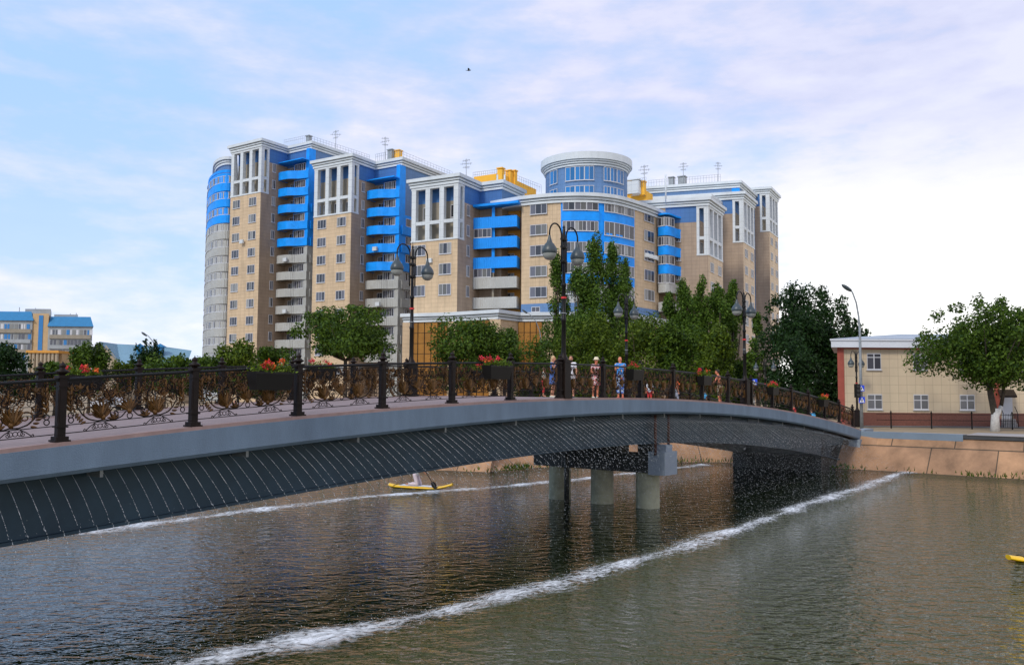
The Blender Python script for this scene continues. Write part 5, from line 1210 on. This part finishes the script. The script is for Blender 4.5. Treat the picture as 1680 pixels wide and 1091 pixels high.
person(bridge_loc(907, 5.6), -pi*.62, 1.70, 'woman in blue denim dress lifting a hand to her face, beside the near lamp', arms=dict(eR=(.27, .14, 1.22), wR=(.12, .20, 1.44), eL=(-.24, .02, 1.14), wL=(-.18, .16, .98)), top=C_['denim'], sleeves=.35, bottom=C_['denim'], btype='dress', hair=C_['hairb'], hairlen=.16, shoes=C_['paleshirt'], fem=True)
person(bridge_loc(892, 4.9), -pi*.5, 1.15, 'child in a pale top and red-brown trousers standing left of the woman in blue denim', top=C_['paleshirt'], bottom=C_['red'], btype='capri', hair=C_['hairbr'], vx=.013)
person(bridge_loc(937, 4.6), pi*.95, 1.68, 'woman in white shirt and white skirt half hidden behind the railing post', top=C_['whitet'], bottom=C_['whitet'], btype='skirt', hair=C_['hairbr'], hairlen=.22, shoes=C_['dark'], fem=True)
person(bridge_loc(977, 3.8), pi*1.1, 1.62, 'woman in a cream sun hat and red and white patterned dress, looking down', arms=dict(eR=(.24, .10, 1.14), wR=(.12, .26, 1.05), eL=(-.24, .10, 1.14), wL=(-.10, .26, 1.03)), top=C_['redwhite'], sleeves=.4, bottom=C_['redwhite'], btype='dress', hair=C_['hairbr'], hat=C_['creamhat'], skin='skinred', shoes=C_['paleshirt'], fem=True, lean=.10)
person(bridge_loc(1018, 3.4), pi*.12, 1.74, 'bald man in a blue tie-dye shirt and blue patterned trousers, seen from behind', arms=dict(eR=(.27, .06, 1.14), wR=(.27, .24, .98)), top=C_['tiedye'], sleeves=.3, bottom=C_['bluepat'], btype='capri', skin='skinred', shoes=C_['red'])
person(bridge_loc(1066, 5.4), pi*.9, 1.12, 'small child in white shirt and red shorts walking behind the railing', top=C_['whitet'], bottom=C_['red'], btype='shorts', hair=C_['haird'], skin='skinred', vx=.013, shoes=C_['whitet'])
person(bridge_loc(1110, 5.6), -pi*.5, 1.62, 'person in an orange top and grey trousers beyond the crest of the bridge', top=C_['orange'], bottom=C_['greyp'], hair=C_['haird'], fem=True)
person(bridge_loc(1155, 5.8), pi*.2, 1.25, 'child in a bright sky-blue shirt left of the shirtless man', top=C_['sky'], bottom=C_['dark'], hair=C_['haird'], vx=.014)
person(bridge_loc(1181, 2.4), pi*.35, 1.76, 'shirtless man leaning towards a flower box, wearing khaki shorts', arms=dict(eL=(-.25, .18, 1.16), wL=(-.16, .40, 1.05), eR=(.27, .08, 1.12)), bottom=C_['khaki'], btype='shorts', hair=C_['haird'], skin='skinred', lean=.12, shoes=C_['dark'])
person(bridge_loc(1331, 4.5), pi*.1, 1.68, 'person in a sky-blue shirt far down the bridge, before the big dark tree', top=C_['sky'], bottom=C_['greyp'], hair=C_['hairbr'])
person(bridge_loc(1302, 4.8), pi*.3, 1.70, 'person in dark red shirt far down the bridge, left of one in sky blue', top=C_['red'], bottom=C_['dark'], hair=C_['haird'])
PG = 'distant people beyond the railing'
for px, Y, H, tp, bt, hr, lab in ((652, 52, 1.66, 'green', 'whitet', 'hairb', 'distant person in a bright green top seen through the railing under the far lamp'), (637, 53, 1.70, 'whitet', 'red', 'hairbr', 'distant person in a white top left of the one in bright green'), (668, 51, 1.60, 'khaki', 'whitet', 'hairg', 'distant person in a beige top right of the one in bright green'), (690, 50, 1.62, 'red', 'greyp', 'haird', 'distant person in a red top left of the post before the podium'), (715, 52, 1.58, 'redwhite', 'dark', 'haird', 'distant person in a mottled red and white top before the podium'), (556, 55, 1.66, 'red', 'dark', 'haird', 'distant person in a plain red top under the wide elm'), (388, 56, 1.62, 'redwhite', 'greyp', 'hairbr', 'distant person in a mottled red top left of the largest flower box')):
    person((*plan(px, Y), lv(GH)), rnd.uniform(-3, 3), H, lab, top=C_[tp], bottom=C_[bt], hair=C_[hr], vx=.022, group=PG)
# ------------------------------------------------------------------ paddleboards
def board(loc, rz, label, L_=3.2):
    r = empty('paddleboard', loc, rz); tag(r, label, 'paddleboard', 'yellow paddleboards'); b = MB(); rows = []
    n = 22
    for i in range(n+1):
        f = i/n; x = -L_/2+L_*f; w = .39*math.sin(math.pi*min(1, max(0, .035+.93*f)))**.42*(1 if f < .6 else 1-.45*((f-.6)/.4)**1.7); z = .07+(.20*max(0, (f-.68)/.32)**2)+(.05*max(0, (.15-f)/.15)**2)
        rows.append([(x, w*math.cos(a)*1.0, z+.068*math.sin(a)) for a in [2*math.pi*k/12 for k in range(12)]])
    b.grid(rows, 0, True, True); b.face(rows[0]); b.face(list(reversed(rows[-1]))); b.build('hull', M['yellowboard'], r)
    b = MB(); b.box(W0, -1.0, .75, -.24, .24, .136, .144); b.build('deck_pad', M['fasciaw'], r)
    for x in (-1.22, .95): b = MB(); b.tube([(x, -.36, .10), (x, -.2, .15), (x, .2, .15), (x, .36, .10)], .014, 5); b.build('strap', M['dark'], r)
    return r
pb = ground_hit(690, 801, -4.5); brd = board((pb.x, pb.y, -.02), math.radians(-22), 'yellow paddleboard carrying a kneeling person, under the bridge girder')
Rz = Matrix.Rotation(math.radians(-22), 3, 'Z'); kp = Vector((pb.x, pb.y, .02))+Rz @ Vector((-.25, 0, .10))
person((kp.x, kp.y, kp.z-.0), math.radians(-22-90), 1.70, 'person kneeling on the yellow paddleboard in white trousers and top, holding a paddle', 
       arms=dict(pel=(0, 0, .50), hL=(-.10, 0, .48), hR=(.10, 0, .48), ch=(0, .10, .84), nk=(0, .14, 1.02), hd=(0, .17, 1.16), sL=(-.19, .11, .98), sR=(.19, .11, .98), eL=(-.26, .24, .78), wL=(-.10, .42, .86), eR=(.24, .30, .80), wR=(.06, .46, .60)),
       legs=dict(kL=(-.16, .16, .08), kR=(.16, .16, .08), aL=(-.12, -.30, .07), aR=(.12, -.30, .07), tL=(-.12, -.44, .05), tR=(.12, -.44, .05)), top=C_['whitet'], sleeves=.5, bottom=C_['whitepants'], btype='trousers', hair=C_['hairbr'])
r = empty('paddle', kp); tag(r, 'black paddle held by the kneeling paddleboarder, blade just above the water', 'paddle')
a0 = Rz @ Vector((.15, -.05, 1.15)); a1 = Rz @ Vector((.95, -.25, .22)); b = MB(); b.tube([a0, a1], .016, 6); b.build('shaft', M['blackmetal'], r)
b = MB(); dd = (a1-a0).normalized(); sd_ = dd.cross(Vector((0, 1, 0))).normalized(); b.grid([[a1+dd*f*.34+sd_*g_*(.035+.075*math.sin(math.pi*min(1, .1+f*.8)))+Vector((0, th, 0)) for g_, th in ((-1, 0), (0, .014), (1, 0), (0, -.014))] for f in (0, .25, .5, .75, 1)], 0, True, True); b.build('blade', M['blackmetal'], r)
pb = ground_hit(1656, 921, -4.5); board((pb.x+1.62, pb.y, -.02), math.radians(-3), 'yellow paddleboard entering at the right edge of the river')
# ------------------------------------------------------------------ bird
c = at(769, 116, 60); r = empty('bird', c); tag(r, 'small dark bird flying high above the apartments', 'bird'); b = MB(); b.ell((0, 0, 0), (.13, .04, .04), 10, 7); b.ell((.13, 0, .015), (.04, .03, .03), 8, 6)
b.cap((-.1, 0, 0), (-.22, 0, 0), .025, .012); 
for s in (-1, 1): b.grid([[(.08, 0, .02), (.05, s*.14, .10), (-.02, s*.30, .06)], [(-.07, 0, .02), (-.06, s*.14, .09), (-.08, s*.30, .055)]], 0, True)
b.build('body', M['dark'], r)
